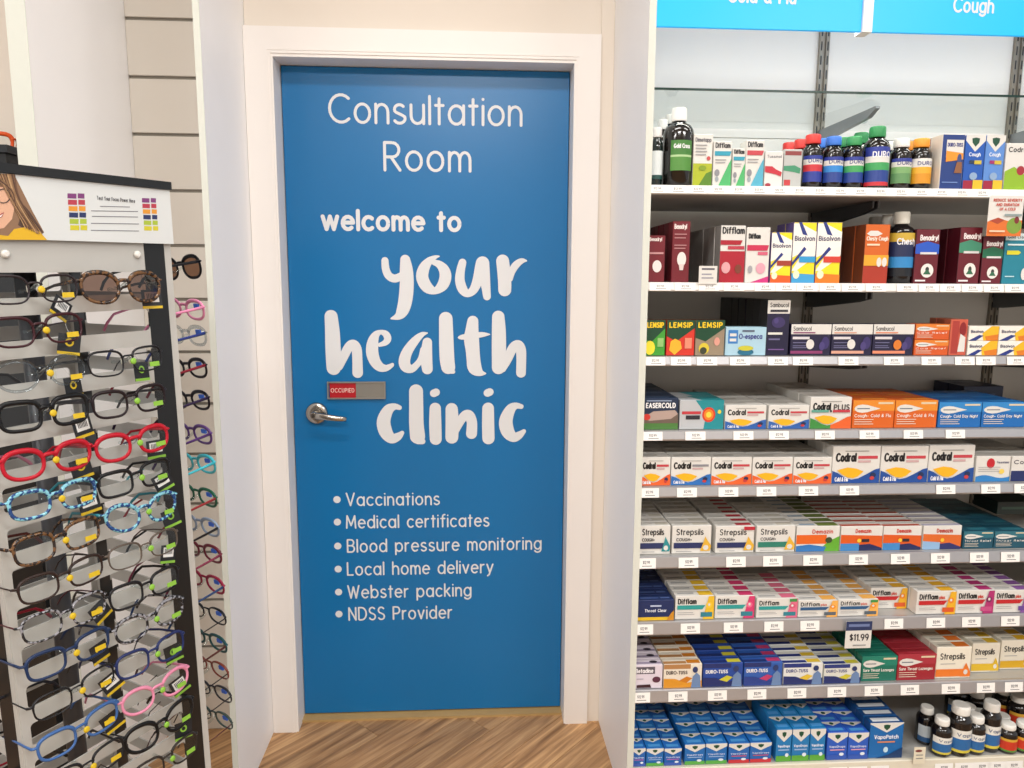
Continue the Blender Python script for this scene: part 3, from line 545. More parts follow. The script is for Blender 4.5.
D('betad', '#dcd3df', [('r', 0, .62, .72, .92, '#5a5560'), ('t', 'Betadine', .0, .68, .66, .16, '#f0eef2', .22), ('e', .78, .38, .15, .13, '#5a2f44'), ('p', [(.06, .04), (.6, .04), (.55, .18), (.06, .16)], '#3a1a24'), ('r', .05, .4, .3, .44, '#aaa2ae')], [('r', .0, .2, .98, .5, '#9a8fa6'), ('e', .7, .5, .15, .2, '#2a2430')])
def duro(name, base, low, mid, head='#1f2f6a', word='#f0f0f0'):
    D(name, base, [('r', 0, .8, .7, 1, head), ('t', 'DURO-TUSS', .06, .58, .62, .13, word, .22), ('p', [(.0, 0), (1, 0), (1, .3), (.6, .2), (.3, .38), (0, .4)], low), ('p', [(.4, .3), (.6, .2), (.75, .4), (.6, .48)], mid), ('e', .82, .76, .07, .13, '#2a3a6a'), ('p', [(.72, 0), (.98, 0), (.95, .5), (.86, .64), (.76, .48)], '#6a86b0')], [('r', .0, .1, .6, .5, head), ('r', .62, .15, .96, .7, mid)])
duro('duro_o', '#e6ddcc', '#d8932a', '#c87a20', '#b08050', '#3a3030'); duro('duro_y', '#23489a', '#1d2c66', '#c9c23a'); duro('duro_p', '#2f5cac', '#28408a', '#b83a6a'); duro('duro_w', '#dfe0dc', '#22306a', '#d9b83a', '#25357a', '#25307a'); duro('duro_w2', '#d9dad2', '#22306a', '#c9c03a', '#2a3a7a', '#25307a')
def vicks(name, base, low, sub='#9ab8e0', red=None):
    D(name, base, [('p', [(0, .98), (0, .84), (.5, .6), (1, .84), (1, .98)], W_), SHIELD(.5, .82, .14, .62), ('t', 'VapoDrops', .1, .44, .9, .07, '#dfe8f6', .2), ('r', .14, .34, .86, .38, red or sub), ('r', 0, 0, 1, .18, low), ('e', .72, .2, .12, .06, '#dfe9f2')], [('p', [(0, .99), (0, .9), (.5, .6), (1, .9), (1, .99)], W_), ('e', .5, .82, .11, .12, '#164a34'), ('r', .15, .15, .85, .4, '#4a92d0')])
vicks('vik_p', '#1f62b0', '#3a5ab0', '#c06ab0'); vicks('vik_g', '#1c6ab4', '#57a548'); vicks('vik_r', '#1f66b4', '#c03038', red='#d0505a'); vicks('vik_tall', '#1f7ab8', '#5aa43c'); vicks('vik_n', '#2a5cc0', '#2f56b0', '#e0a0b0')
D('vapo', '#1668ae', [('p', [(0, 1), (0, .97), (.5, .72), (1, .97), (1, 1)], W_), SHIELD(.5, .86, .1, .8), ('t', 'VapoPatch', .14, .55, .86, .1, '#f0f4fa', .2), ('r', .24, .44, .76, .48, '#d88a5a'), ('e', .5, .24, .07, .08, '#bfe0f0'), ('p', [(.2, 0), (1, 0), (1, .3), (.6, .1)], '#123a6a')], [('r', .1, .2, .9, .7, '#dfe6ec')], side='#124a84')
# --- tall syrup cartons ---------------------------------------------------------
D('dime', W_, [('r', 0, 0, 1, .44, '#a9b41e'), ('p', [(.3, 0), (1, 0), (1, .3), (.7, .25)], '#54801e'), ('t', 'Dimetapp', .08, .86, .92, .07, '#606068', .2), ('e', .8, .54, .1, .04, '#c04a4a'), ('e', .5, .35, .2, .05, '#7f9a1c')] + lines(.1, .7, (.78, .72, .66, .6)))
def difs(name, c1, c2):
    D(name, W_, [('t', 'Difflam', .08, .86, .92, .1, '#1c1c20', .22), ('p', [(.06, .68), (.9, .68), (.98, .78), (.06, .78)], c1), ('p', [(.3, 0), (1, 0), (1, .62), (.85, .5)], c2), ('e', .22, .3, .14, .08, '#8a8a90'), ('e', .22, .16, .1, .06, '#9aa4aa')] + lines(.1, .7, (.58, .52)))
difs('difs_g', '#2a9ab4', '#4cb06a'); difs('difs_b', '#c0404a', '#52aac4')
D('tuss_r', '#dcdad6', [('t', 'Tussinol', .1, .82, .9, .07, '#66666c', .18), ('p', [(0, .42), (.6, .36), (.9, .3), (.95, .42), (.6, .5), (.4, .58), (0, .58)], '#c02838'), ('e', .2, .06, .16, .05, '#a03040')])
D('tuss_g', '#b9bbb8', [('r', .05, .84, .95, .95, '#8a3a3a'), ('p', [(0, .44), (.6, .4), (.9, .36), (.95, .5), (.6, .58), (0, .56)], '#3f8f6a'), ('r', .05, .05, .4, .2, '#c03a40')])
D('duro_tall', '#1d3a7c', [('r', .2, .58, .96, .9, W_), ('t', 'DURO-TUSS', .24, .78, .92, .06, '#25307a', .22), ('p', [(.2, .5), (.96, .55), (.96, .66), (.2, .7)], '#e8932a'), ('e', .8, .55, .1, .1, '#3a4a80'), ('p', [(.6, .3), (.95, .3), (.92, .5), (.7, .5)], '#8a5a3a'), ('r', .1, .12, .8, .14, '#6a86c0')], side='#d9d2c8')
def vc(name, base, c2):
    D(name, base, [('p', [(0, 1), (0, .9), (.5, .7), (1, .9), (1, 1)], W_), SHIELD(.5, .87, .2, .4), ('t', 'Cough', .2, .62, .8, .06, '#e8f0fa', .2), ('r', .25, .48, .5, .54, '#a02a6a' if c2 else '#2a3a50'), ('r', .5, .47, .86, .54, '#c9b43a'), ('e', .5, .25, .2, .07, '#8aa6c8'), ('r', 0, 0, .48, .17, '#9a1f3a'), ('r', .5, 0, 1, .18, '#e0b92a')])
vc('vc_1', '#1c56b0', 0); vc('vc_2', '#5a8ad0', 1)
D('cod_g', W_, [('t', 'Codral', .1, .82, .98, .09, '#1c1c20', .22), ('p', [(0, 0), (1, 0), (1, .3), (.4, .5), (0, .4)], '#8cb42a'), ('e', .7, .42, .18, .1, '#a02a34')])
D('bena', '#6e1422', [('t', 'Benadryl', .08, .88, .8, .07, '#e8dcd8', .2), ('e', .55, .38, .26, .12, '#e8dcd8'), ('p', [(.4, .3), (.7, .3), (.65, .2), (.45, .2)], '#d9c8c4')] + lines(.1, .8, (.78, .72, .6, .55), '#b07a7c', .018))
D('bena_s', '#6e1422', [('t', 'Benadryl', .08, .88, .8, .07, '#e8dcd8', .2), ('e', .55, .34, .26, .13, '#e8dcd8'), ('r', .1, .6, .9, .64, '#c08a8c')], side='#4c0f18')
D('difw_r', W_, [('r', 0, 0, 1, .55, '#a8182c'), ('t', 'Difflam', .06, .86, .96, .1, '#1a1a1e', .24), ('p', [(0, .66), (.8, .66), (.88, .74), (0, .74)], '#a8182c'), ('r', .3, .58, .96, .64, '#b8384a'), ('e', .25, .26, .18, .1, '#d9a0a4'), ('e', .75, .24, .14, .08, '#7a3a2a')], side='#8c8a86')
D('difw_p', W_, [('t', 'Difflam', .08, .8, .6, .08, '#1a1a1e', .24), ('p', [(.04, .58), (.9, .58), (.96, .68), (.04, .68)], '#c42a50'), ('r', .5, .5, .92, .56, '#d0607a'), ('e', .65, .26, .2, .1, '#e0a0b0'), ('p', [(.2, 0), (1, 0), (1, .12), (.6, .06)], '#c8307a'), ('e', .2, .24, .1, .07, '#a0a0a4')])
def biso(name, c1, c2):
    D(name, '#f0dc20', [('p', [(0, .2), (1, .86), (1, .46), (.7, .35), (.2, .2)], '#eeeae2'), ('p', [(0, .98), (0, .42), (1, .62), (1, .84), (.3, .98)], '#f2eee6'), ('p', [(.2, 1), (.34, 1), (.62, .78), (.4, .8)], '#25357e'), ('p', [(0, .34), (0, .28), (.6, .56), (.5, .6)], '#25357e'), ('t', 'Bisolvon', .06, .7, .94, .07, '#2a2c5c', .2), ('r', .3, .34, 1, .44, c1), ('p', [(0, 0), (1, 0), (1, .14), (0, .16)], c2), ('e', .2, .14, .14, .07, '#f0e6c8')], side='#6a5a90')
biso('bis_s', '#a03a2a', '#d85a1e'); biso('bis_b', '#2f9ad0', '#3f9cd0'); biso('bis_r', '#d0402f', '#e07a1e')
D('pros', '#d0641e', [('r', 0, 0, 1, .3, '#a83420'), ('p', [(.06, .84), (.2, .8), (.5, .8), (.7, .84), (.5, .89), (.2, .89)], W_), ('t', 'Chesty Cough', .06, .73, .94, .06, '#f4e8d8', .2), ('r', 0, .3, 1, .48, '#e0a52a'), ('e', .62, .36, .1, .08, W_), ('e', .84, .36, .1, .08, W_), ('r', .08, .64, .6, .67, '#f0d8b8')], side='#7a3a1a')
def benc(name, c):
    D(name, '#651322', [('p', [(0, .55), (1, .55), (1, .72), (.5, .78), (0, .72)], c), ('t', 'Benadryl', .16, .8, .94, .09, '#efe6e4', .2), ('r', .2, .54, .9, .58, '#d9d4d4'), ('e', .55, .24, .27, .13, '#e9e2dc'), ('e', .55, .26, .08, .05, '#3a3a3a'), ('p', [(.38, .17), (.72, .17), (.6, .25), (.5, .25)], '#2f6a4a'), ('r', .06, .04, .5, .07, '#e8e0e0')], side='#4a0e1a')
benc('ben_b', '#2656c0'); benc('ben_g', '#3f8a6c'); benc('ben_k', '#1d6a4a')
D('teal_c', '#1e7f94', [('r', .0, .86, 1, 1, '#cfdfe0'), ('t', 'Gold Cross', .1, .9, .9, .05, '#2a3a40', .2), ('p', [(.1, .58), (.6, .58), (.7, .62), (.6, .66), (.1, .66)], '#d9d22a'), ('r', .1, .76, .8, .79, '#e0f0f0'), ('e', .9, .2, .12, .12, W_), ('r', .1, .14, .5, .16, '#bfe0e6')])

def carton(shelf, px0, px1, ptop, des, desc, n=1, dep=.035, yf=-.462, pbot=None, stack=1, cat='carton', row='row', zbase=None):
    """px0..px1, ptop: photo pixels of the front face; its depth comes from the shelf it stands on"""
    z = SH[shelf][1] if zbase is None else zbase
    mid = (px0+px1)/2
    if pbot is not None: yf = max(-.47, min(-.2, on_z(mid, pbot, z).y))
    xa, xb = on_y(px0, ptop, yf).x, on_y(px1, ptop, yf).x
    xa = max(xa, SX0+.001)
    h = on_y(mid, ptop, yf).z-z
    w = xb-xa-.0012; h = h/stack-.0006
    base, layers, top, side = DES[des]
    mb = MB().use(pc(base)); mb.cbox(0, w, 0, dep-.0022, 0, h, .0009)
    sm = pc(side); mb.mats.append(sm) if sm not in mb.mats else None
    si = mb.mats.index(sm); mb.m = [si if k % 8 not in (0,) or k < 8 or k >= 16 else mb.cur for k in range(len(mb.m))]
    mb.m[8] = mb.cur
    body = mb.mesh('carton')
    pr = print_layers(layers, w, h, 'front_print', None)
    tp = None
    if top:
        mt = MB(); zz = h+.0002
        for L in top:
            mt.use(pc(L[-1]))
            if L[0] == 'r': _, a, b, c, e, col = L; P = [(a, b), (c, b), (c, e), (a, e)]
            elif L[0] == 'p': P = L[1]
            else: _, cx, cy, rx, ry, col = L; P = [(cx+rx*cos(2*pi*i/12), cy+ry*sin(2*pi*i/12)) for i in range(12)]
            mt.poly([(a*w, b*(dep-.0022), zz) for a, b in P]); zz += .0001
        tp = mt.mesh('top_print')
    fm = MB().use(mat('#6f6c66', .6)); fm.box(.004, w-.004, dep*.0+.0016, .0021, h+.00005, h+.00012); flap = None
    for s in range(stack):
        for i in range(n):
            if i and shelf > 2:          # rows that the shelf above hides altogether are left out
                t = (FY-CAM.y)/(yf+i*dep-CAM.y); above = SH[shelf-1]
                if CAM.z+(z+h-CAM.z)*t > above[1]-above[2]+.004: continue
            if yf+(i+1)*dep > -.066: continue
            o = link(['syrup_carton', 'syrup_carton', 'remedy_carton', 'tablet_carton', 'tablet_carton', 'lozenge_carton', 'lozenge_carton', 'lozenge_carton', 'vapour_rub_carton'][shelf], body); o.location = (xa+.0006+(random.uniform(-.0014, .0014) if i else 0), yf+i*dep+(random.uniform(-.0008, .0008) if i else 0), z+s*(h+.0006)+.0001)
            lab = desc
            if stack > 1: lab += [', lower of two stacked', ', upper of two stacked'][s]
            if n > 1: lab += ', '+(ORD[i]+' in row' if i else 'front of row')
            tag(o, lab, cat, desc if n*stack > 1 else None)
            if pr and i == 0: link('front_print', pr, o)
            if tp and (s == stack-1): link('top_print', tp, o)
    PRODUCTS.append((shelf, xa, xb, desc))
C = carton
# top shelf
C(0, 694, 713.5, 134, 'dime', 'white and olive green syrup carton beside the big brown bottle', dep=.05)
C(0, 714, 732.5, 141, 'difs_g', 'white throat spray carton with teal band and green swoosh', dep=.045)
C(0, 733, 746, 148, 'difs_g', 'smaller white throat spray carton with green swoosh', dep=.04)
C(0, 746.5, 765, 140, 'difs_b', 'white throat spray carton with red band and blue swoosh', 1, dep=.045)
C(0, 765.5, 784, 151, 'tuss_r', 'pale cough syrup carton with red ribbon', 1, dep=.05)
C(0, 784.5, 803, 149, 'tuss_g', 'grey cough syrup carton with green ribbon', 1, dep=.05)
C(0, 943, 966, 134, 'duro_tall', 'tall navy cough carton with orange panel', 2, dep=.05)
C(0, 966.5, 986.5, 135, 'vc_1', 'royal blue cough carton with green shield', 1, dep=.05)
C(0, 987, 1006.5, 135, 'vc_2', 'light blue cough carton with green shield', 1, dep=.05)
C(0, 1007, 1030, 143, 'cod_g', 'white and lime green cold carton at right end of top shelf', 1, dep=.05)
# second shelf
C(1, 648, 666, 235, 'bena_s', 'small dark red syrup carton against the end panel', 1, dep=.045)
C(1, 673, 691, 221, 'bena', 'tall dark red syrup carton with white dotted circle', 5, dep=.045)
C(1, 721, 746.5, 225, 'difw_r', 'white and crimson throat gargle carton', 8, dep=.045)
C(1, 747, 771, 227, 'difw_p', 'white throat gargle carton with pink band', 1, dep=.045)
C(1, 772, 793, 232, 'bis_s', 'shorter yellow and white chesty cough carton', 2, dep=.05)
C(1, 794, 817.5, 222, 'bis_b', 'yellow and white cough carton with light blue band', 2, dep=.05)
C(1, 818, 843, 222, 'bis_r', 'yellow and white cough carton with red band', 1, dep=.05)
C(1, 866, 891, 224, 'pros', 'orange cough carton with white lungs picture', 6, dep=.05)
C(1, 917, 941, 229, 'ben_b', 'maroon cough carton with blue band', 4, dep=.05)
C(1, 961, 983.5, 227, 'ben_g', 'maroon cough carton with pale green band', 3, dep=.05)
C(1, 984, 1005, 236, 'ben_k', 'maroon cough carton with dark green band', 1, dep=.05)
C(1, 1006, 1030, 233, 'teal_c', 'teal cough carton with yellow arrow', 1, dep=.05)
# third shelf
C(2, 636, 666, 320, 'lem_g', 'green lemon drink carton against the end panel', 1, dep=.05)
C(2, 667, 695.5, 320, 'lem_r', 'red lemon drink carton', 1, dep=.05)
C(2, 696, 725.5, 320, 'lem_k', 'taupe lemon drink carton', 1, dep=.05)
C(2, 726, 767, 327, 'oz', 'pale blue carton with dark round tin picture', 1, dep=.05)
C(2, 768, 791, 300, 'sam_tall', 'tall dark purple elderberry carton with white top', 7, dep=.05)
C(2, 791.5, 832, 324, 'sam1', 'wide dark elderberry carton with white hexagon', 1, dep=.05)
C(2, 832.5, 873.5, 324, 'sam2', 'wide dark elderberry carton with peach strip', 1, dep=.05)
C(2, 874, 915, 324, 'sam3', 'wide dark elderberry carton with orange figure', 1, dep=.05)
C(2, 916, 950.5, 324, 'am_or2', 'orange chest rub carton', 1, dep=.05, stack=2)
C(2, 951, 969, 319, 'red_tall', 'upright brick red carton with white panel', 3, dep=.03)
C(2, 969.5, 999.5, 326, 'bis_box', 'white and yellow tablet carton', 1, dep=.05, stack=2)
C(2, 1000, 1034, 326, 'bis_box', 'white and yellow tablet carton at far right', 1, dep=.05, stack=2)
# fourth shelf
C(3, 636, 679, 398, 'easer', 'navy and green cold relief carton with capsule', 4, dep=.07)
C(3, 680, 724.5, 400, 'nuro', 'silver and teal carton with orange target', 2, dep=.07)
C(3, 725.5, 767, 405, 'cod_blue', 'white cold and flu carton with blue wave, beside the target carton', 4, dep=.07)
C(3, 769, 810, 405, 'cod_blue', 'white cold and flu carton with blue wave, beside the green wave carton', 4, dep=.07)
C(3, 811, 852.5, 397, 'cod_plus', 'white cold carton with green and red wave', 4, dep=.07)
C(3, 853.5, 895.5, 400, 'am_orange', 'orange cough and cold carton, left of two', 3, dep=.07)
C(3, 896, 938.5, 400, 'am_orange', 'orange cough and cold carton, right of two', 3, dep=.07)
C(3, 939.5, 982.5, 402, 'am_blue', 'blue day and night carton, left of two', 3, dep=.07)
C(3, 983, 1027, 402, 'am_blue', 'blue day and night carton, right of two', 3, dep=.07)
C(3, 964, 1004, 386, 'dark_navy', 'dark navy carton at the back of the fourth shelf', 2, dep=.07, yf=-.215)
# fifth shelf
C(4, 630, 671, 457, 'cod_orange', 'white carton with orange wave against the end panel', 6, dep=.05)
C(4, 671.5, 711.5, 457, 'cod_night', 'white night tablets carton with blue wave', 6, dep=.05)
C(4, 712, 752.5, 457, 'cod_orange', 'white carton with orange wave, first after the blue wave one', 6, dep=.05)
C(4, 753, 793.5, 457, 'cod_orange', 'white carton with orange wave, second after the blue wave one', 6, dep=.05)
C(4, 794, 832.5, 457, 'cod_orange', 'white carton with orange wave, beside the big navy wave cartons', 6, dep=.05)
C(4, 833.5, 881.5, 446, 'cod_big', 'big white carton with navy wave, leftmost of three', 5, dep=.05)
C(4, 882, 929.5, 446, 'cod_big', 'big white carton with navy wave, middle of three', 5, dep=.05)
C(4, 930, 976, 445, 'cod_big', 'big white carton with navy wave, rightmost of three', 5, dep=.05)
C(4, 977, 1011.5, 456, 'white_red', 'small white carton with red dot', 5, dep=.05)
C(4, 1012.5, 1046, 456, 'white_navy', 'white and navy carton at right end of fifth shelf', 5, dep=.05)
# sixth shelf
C(5, 631, 671, 525.5, 'str_teal', 'white lozenge carton with teal drop', 8)
C(5, 672.5, 712, 525.5, 'str_y1', 'white lozenge carton with yellow drop', 8)
C(5, 716, 755, 526, 'str_y2', 'white lozenge carton with yellow drop and red corner', 10)
C(5, 757, 796, 525.5, 'str_g', 'white lozenge carton with green band', 6)
C(5, 797, 840.5, 526, 'dif_cold', 'white tablet carton with orange band and green corner', 9)
C(5, 841.5, 883.5, 526, 'dema_o', 'orange and white tablet carton, left of two', 7)
C(5, 884, 922.5, 526, 'dema_o', 'orange and white tablet carton, right of two', 7)
C(5, 924, 962.5, 525.5, 'dema_b', 'orange and white tablet carton with pale blue corner', 7)
C(5, 964, 994.5, 531, 'am_teal', 'dark teal lozenge carton, left of two', 5, dep=.06)
C(5, 995, 1030, 531, 'am_teal', 'dark teal lozenge carton, right of two', 5, dep=.06)
C(5, 998, 1040, 501.5, 'dark_green', 'black green carton lying on the teal ones at right end of sixth shelf', 1, dep=.1, yf=-.37, zbase=SH[5][1]+.063)
# seventh shelf
C(6, 628, 674.5, 600, 'navy_gold', 'navy lozenge carton with gold base', 9, dep=.036, pbot=623)
C(6, 675.5, 714.5, 595.5, 'dif_yellow', 'white lozenge carton with teal band and yellow fruit', 9, dep=.034, pbot=619)
C(6, 715.5, 755, 595.5, 'dif_pink', 'white lozenge carton with teal band and pink fruit', 7, dep=.034, pbot=618)
C(6, 757, 798, 598, 'dif_teal', 'white lozenge carton with teal band and green corner tab', 5, dep=.034, pbot=621)
C(6, 798.5, 838, 600, 'dif_orange', 'white lozenge carton with navy band and orange fruit', 6, dep=.034, pbot=619)
C(6, 838.5, 878.5, 599, 'dif_orange2', 'white lozenge carton with navy band and green tab', 6, dep=.034, pbot=618)
C(6, 871, 907.5, 587.5, 'dif_red1', 'white and red lozenge carton set back with bare shelf in front', 5, dep=.034, pbot=608.5)
C(6, 917.5, 956.5, 591, 'dif_red1', 'white and red lozenge carton with golden fruit at shelf edge', 9, dep=.034, pbot=614.5)
C(6, 957, 994.5, 590, 'dif_red2', 'white and red lozenge carton with magenta fruit', 9, dep=.034, pbot=613.5)
C(6, 995, 1032, 590, 'dif_red3', 'white and red lozenge carton with purple fruit', 9, dep=.034, pbot=612.5)
# eighth shelf
C(7, 626, 663, 665, 'betad', 'lilac lozenge carton with grey band', 8, dep=.034, pbot=692)
C(7, 664, 702.5, 664, 'duro_o', 'cream and orange lozenge carton with throat figure', 6, dep=.034, pbot=690)
C(7, 703.5, 743.5, 663, 'duro_y', 'blue lozenge carton with yellow lemon and throat figure', 8, dep=.034, pbot=688)
C(7, 744.5, 783, 662, 'duro_p', 'blue lozenge carton with pink berry and throat figure', 8, dep=.034, pbot=687)
C(7, 784, 823.5, 663, 'duro_w', 'white and navy lozenge carton with yellow stripe, left of two', 6, dep=.034, pbot=685)
C(7, 824.5, 861.5, 664, 'duro_w2', 'white and navy lozenge carton with yellow stripe, right of two', 8, dep=.034, pbot=683.5)
C(7, 862.5, 898, 656, 'am_green', 'dark green lozenge carton', 10, dep=.034, pbot=681)
C(7, 898.5, 937, 654, 'am_red', 'dark red lozenge carton', 10, dep=.034, pbot=680)
C(7, 937.5, 972.5, 647, 'str_or', 'cream lozenge carton with orange band', 9, dep=.034, pbot=678)
C(7, 973, 1001, 643, 'str_ye', 'cream lozenge carton with yellow band, left of two', 7, dep=.034, pbot=672)
C(7, 1002, 1032, 640, 'str_ye2', 'cream lozenge carton with yellow band, right of two', 9, dep=.034, pbot=669)
# lowest shelf
for (a, b, t, d, lab, n, dep) in ((628, 646, 748, 'vik_p', 'slim blue carton with shield and lilac text against the end panel', 6, .045), (646.5, 664, 748, 'vik_g', 'slim blue carton with shield, second from the end panel', 6, .045), (664.5, 682, 748, 'vik_p', 'slim blue carton with shield, third from the end panel', 6, .045),
      (685, 705.5, 744, 'vik_g', 'blue carton with shield and green base, left of two', 6, .05), (706, 727.5, 743, 'vik_g', 'blue carton with shield and green base, right of two', 6, .05),
      (729, 750, 743, 'vik_r', 'blue carton with shield and red base, left of two', 6, .05), (750.5, 772, 742, 'vik_r', 'blue carton with shield and red base, right of two', 5, .05),
      (777, 792.5, 729, 'vik_tall', 'tall teal blue carton with green base, leftmost of three', 6, .06), (793, 810.5, 728.5, 'vik_tall', 'tall teal blue carton with green base, middle of three', 6, .06), (811, 826.5, 728, 'vik_tall', 'tall teal blue carton with green base, rightmost of three', 6, .06),
      (828, 848.5, 732, 'vik_n', 'bright blue inhaler carton, left of two', 4, .05), (849, 869.5, 732, 'vik_n', 'bright blue inhaler carton, right of two', 4, .05), (870.5, 904.5, 722.5, 'vapo', 'broad blue vapour patch carton with white top', 6, .035)):
    C(8, a, b, t, d, lab, n, dep, yf=-.466)

# ------------------------------------------------------------------ bottles
def wrap_text(s, R, z0, h, a_half, col, wt=.2, n=3):
    mb = MB().use(pc(col))
    text2d(mb, s, wt, -a_half, a_half, z0, h/R, lambda a, z: (a, 0, z), n, .13)
    mb.v = [((R-y)*sin(a), -(R-y)*cos(a), z0+(z-z0)*R) for a, y, z in mb.v]
    return mb
def bottle(shelf, pcx, hw, ctop, chw, body, cap, bands, desc, word=None, wcol='#f0f0f0', yc=-.43, pbot=None, shoulder=.72, z=None, labz=(.12, .6), name='medicine_bottle'):
    z = SH[shelf][1] if z is None else z
    if pbot is not None: yc = max(-.45, min(-.12, on_z(pcx, pbot, z).y+.02))
    c = on_y(pcx, ctop, yc); r = (on_y(pcx+hw, ctop, yc).x-on_y(pcx-hw, ctop, yc).x)/2; rc = r*chw/hw
    h = c.z-z; ch = min(h*.16, rc*1.9); nb = h-ch
    o = empty(name, (c.x, yc, z)); tag(o, desc, 'bottle')
    mb = MB().use(mat(body, .12, var=.05, coat=.4))
    zsh = h*shoulder
    mb.lathe([(r*.9, .0003), (r, .004), (r, zsh*.93), (r*.96, zsh), (r*.8, zsh+(nb-zsh)*.45), (rc*.85, zsh+(nb-zsh)*.8), (rc*.8, nb)], n=22); mb.build('glass_body', o)
    mb = MB().use(mat(cap, .45, var=.03)); mb.lathe([(rc, nb-.002), (rc*1.03, nb), (rc*1.03, h-.004), (rc*.96, h-.0008), (rc*.9, h)], n=22); co = mb.build('cap', o)
    mb = MB().use(mat(cap, .6, var=.08)); mb.lathe([(rc*1.045, nb+.002), (rc*1.045, nb+.005)], n=22, cap=False); mb.build('tamper_ring', co)
    za, zb = labz[0]*h, labz[1]*h; tot = zb-za
    mb = MB(); n = 16
    for (f0, f1, col) in bands:
        mb.use(pc(col)); rr = r+.0004
        for k in range(n):
            aw = .75 if hw > 14 else 1.35; a0, a1 = -aw+2*aw*k/n, -aw+2*aw*(k+1)/n; q0, q1 = za+f0*tot, za+f1*tot
            mb.poly([(rr*sin(a0), -rr*cos(a0), q0), (rr*sin(a1), -rr*cos(a1), q0), (rr*sin(a1), -rr*cos(a1), q1), (rr*sin(a0), -rr*cos(a0), q1)], True)
    lo = mb.build('paper_label', o)
    if word: wrap_text(word, r+.0007, za+.74*tot, tot*.13, .55 if hw > 14 else .75, wcol).build('lettering', lo)
    PRODUCTS.append((shelf, c.x-r, c.x+r, desc)); return o
BK = '#14100e'
B = bottle
LB = lambda a, b, c: [(0, .4, a), (.4, .66, b), (.66, .86, W_), (.86, 1, c)]
B(0, 657.5, 6, 128, 4.5, '#0c1c18', '#e8e8e6', [(0, .15, '#1f4a46'), (.15, 1, '#dfe6e6')], 'small dark bottle with white cap at left end of top shelf', yc=-.44)
B(0, 679.5, 15, 108.5, 7.2, BK, '#efeeea', [(0, .45, '#4f8a38'), (.45, .52, '#a8c890'), (.52, 1, '#3f7a30')], 'big brown bottle with green label and white cap', 'Gold Cross', yc=-.435, labz=(.19, .57))
B(0, 663, 8, 120, 4.6, BK, '#e4e3df', [(0, 1, '#4f7a3a')], 'dark bottle with white cap half hidden behind the big brown one', yc=-.34)
B(0, 671, 8.5, 114.5, 4.6, BK, '#e4e3df', [(0, 1, '#4f7a3a')], 'dark bottle with white cap directly behind the big brown one', yc=-.27)
B(0, 813.5, 9.5, 135, 7, BK, '#d83a34', LB('#2a3a94', '#c8323a', '#2a3a94'), 'cough syrup bottle with red cap at shelf front', 'DURO', '#25307a')
B(0, 801, 8, 140, 6, BK, '#d83a34', LB('#2a3a94', '#c8323a', '#2a3a94'), 'cough syrup bottle with red cap behind the grey carton', yc=-.34)
B(0, 789.5, 8, 143, 6, BK, '#d83a34', LB('#2a3a94', '#c8323a', '#2a3a94'), 'cough syrup bottle with red cap farthest back', yc=-.26)
B(0, 834, 9.8, 137, 7, BK, '#3a78d8', LB('#26408c', '#2f86d0', '#2a3a94'), 'cough syrup bottle with blue cap at shelf front', 'DURO', '#25307a')
B(0, 823.5, 8, 139, 6, BK, '#3a78d8', LB('#26408c', '#2f86d0', '#2a3a94'), 'cough syrup bottle with blue cap behind the front row', yc=-.34)
B(0, 854.5, 9.8, 137, 7, BK, '#3a9a5a', LB('#26408c', '#3fa05a', '#2a3a94'), 'cough syrup bottle with green cap at shelf front', 'DURO', '#25307a')
B(0, 844, 8, 138, 6, BK, '#2f8a50', LB('#26408c', '#3fa05a', '#2a3a94'), 'cough syrup bottle with green cap behind the blue capped one', yc=-.34)
B(0, 861.5, 9, 133, 6.4, BK, '#2f8a50', LB('#26408c', '#3fa05a', '#2a3a94'), 'cough syrup bottle with green cap farthest back', yc=-.27)
B(0, 878, 12, 127, 7.3, BK, '#2f8f52', [(0, .1, '#c8303a'), (.1, .4, '#26408c'), (.4, .6, '#3fa05a'), (.6, .76, W_), (.76, 1, '#2a3a94')], 'larger cough syrup bottle with green cap and red label foot', 'DURO', '#f0f0f4', labz=(.05, .66))
B(0, 902, 10, 139, 7, BK, '#ecebe6', LB('#5f8f5a', '#7aa86a', '#2a3a94'), 'cough syrup bottle with white cap and green label', 'DURO', '#25307a')
B(0, 891.5, 8, 142, 6, BK, '#e2e1dc', LB('#5f8f5a', '#7aa86a', '#2a3a94'), 'cough syrup bottle with white cap in the second row', yc=-.34)
B(0, 922, 10, 139, 7, BK, '#ee9a2e', LB('#d8921e', '#e6aa2e', '#e2e0da'), 'cough syrup bottle with orange cap and orange label', 'DURO', '#25307a')
B(0, 911.5, 8, 142, 6, BK, '#e08a28', LB('#d8921e', '#e6aa2e', '#e2e0da'), 'cough syrup bottle with orange cap behind the front row', yc=-.34)
B(1, 902.5, 13, 212, 7, '#0c0c10', '#d9d8cc', [(0, .2, '#10141c'), (.2, .45, '#2f86c4'), (.45, .8, '#1d2850'), (.8, 1, '#c9a83a')], 'black syrup bottle with white cap and gold banded label', 'Chesty', '#e8e8ee', labz=(.1, .7))
B(1, 889, 9, 215, 6, '#0c0c10', '#c9c8be', [(0, 1, '#1d2850')], 'black syrup bottle with white cap behind the lungs carton', yc=-.375)
B(1, 876, 9, 217, 6, '#0c0c10', '#bdbcb2', [(0, 1, '#1d2850')], 'black syrup bottle with white cap at back of second shelf', yc=-.31)
VL = [(0, .12, '#d8c84a'), (.12, .62, '#2a68a4'), (.62, 1, '#e6e4dc')]
VR = [(0, .14, '#5a8a3a'), (.14, .8, '#c83a24'), (.8, 1, '#d9a63a')]
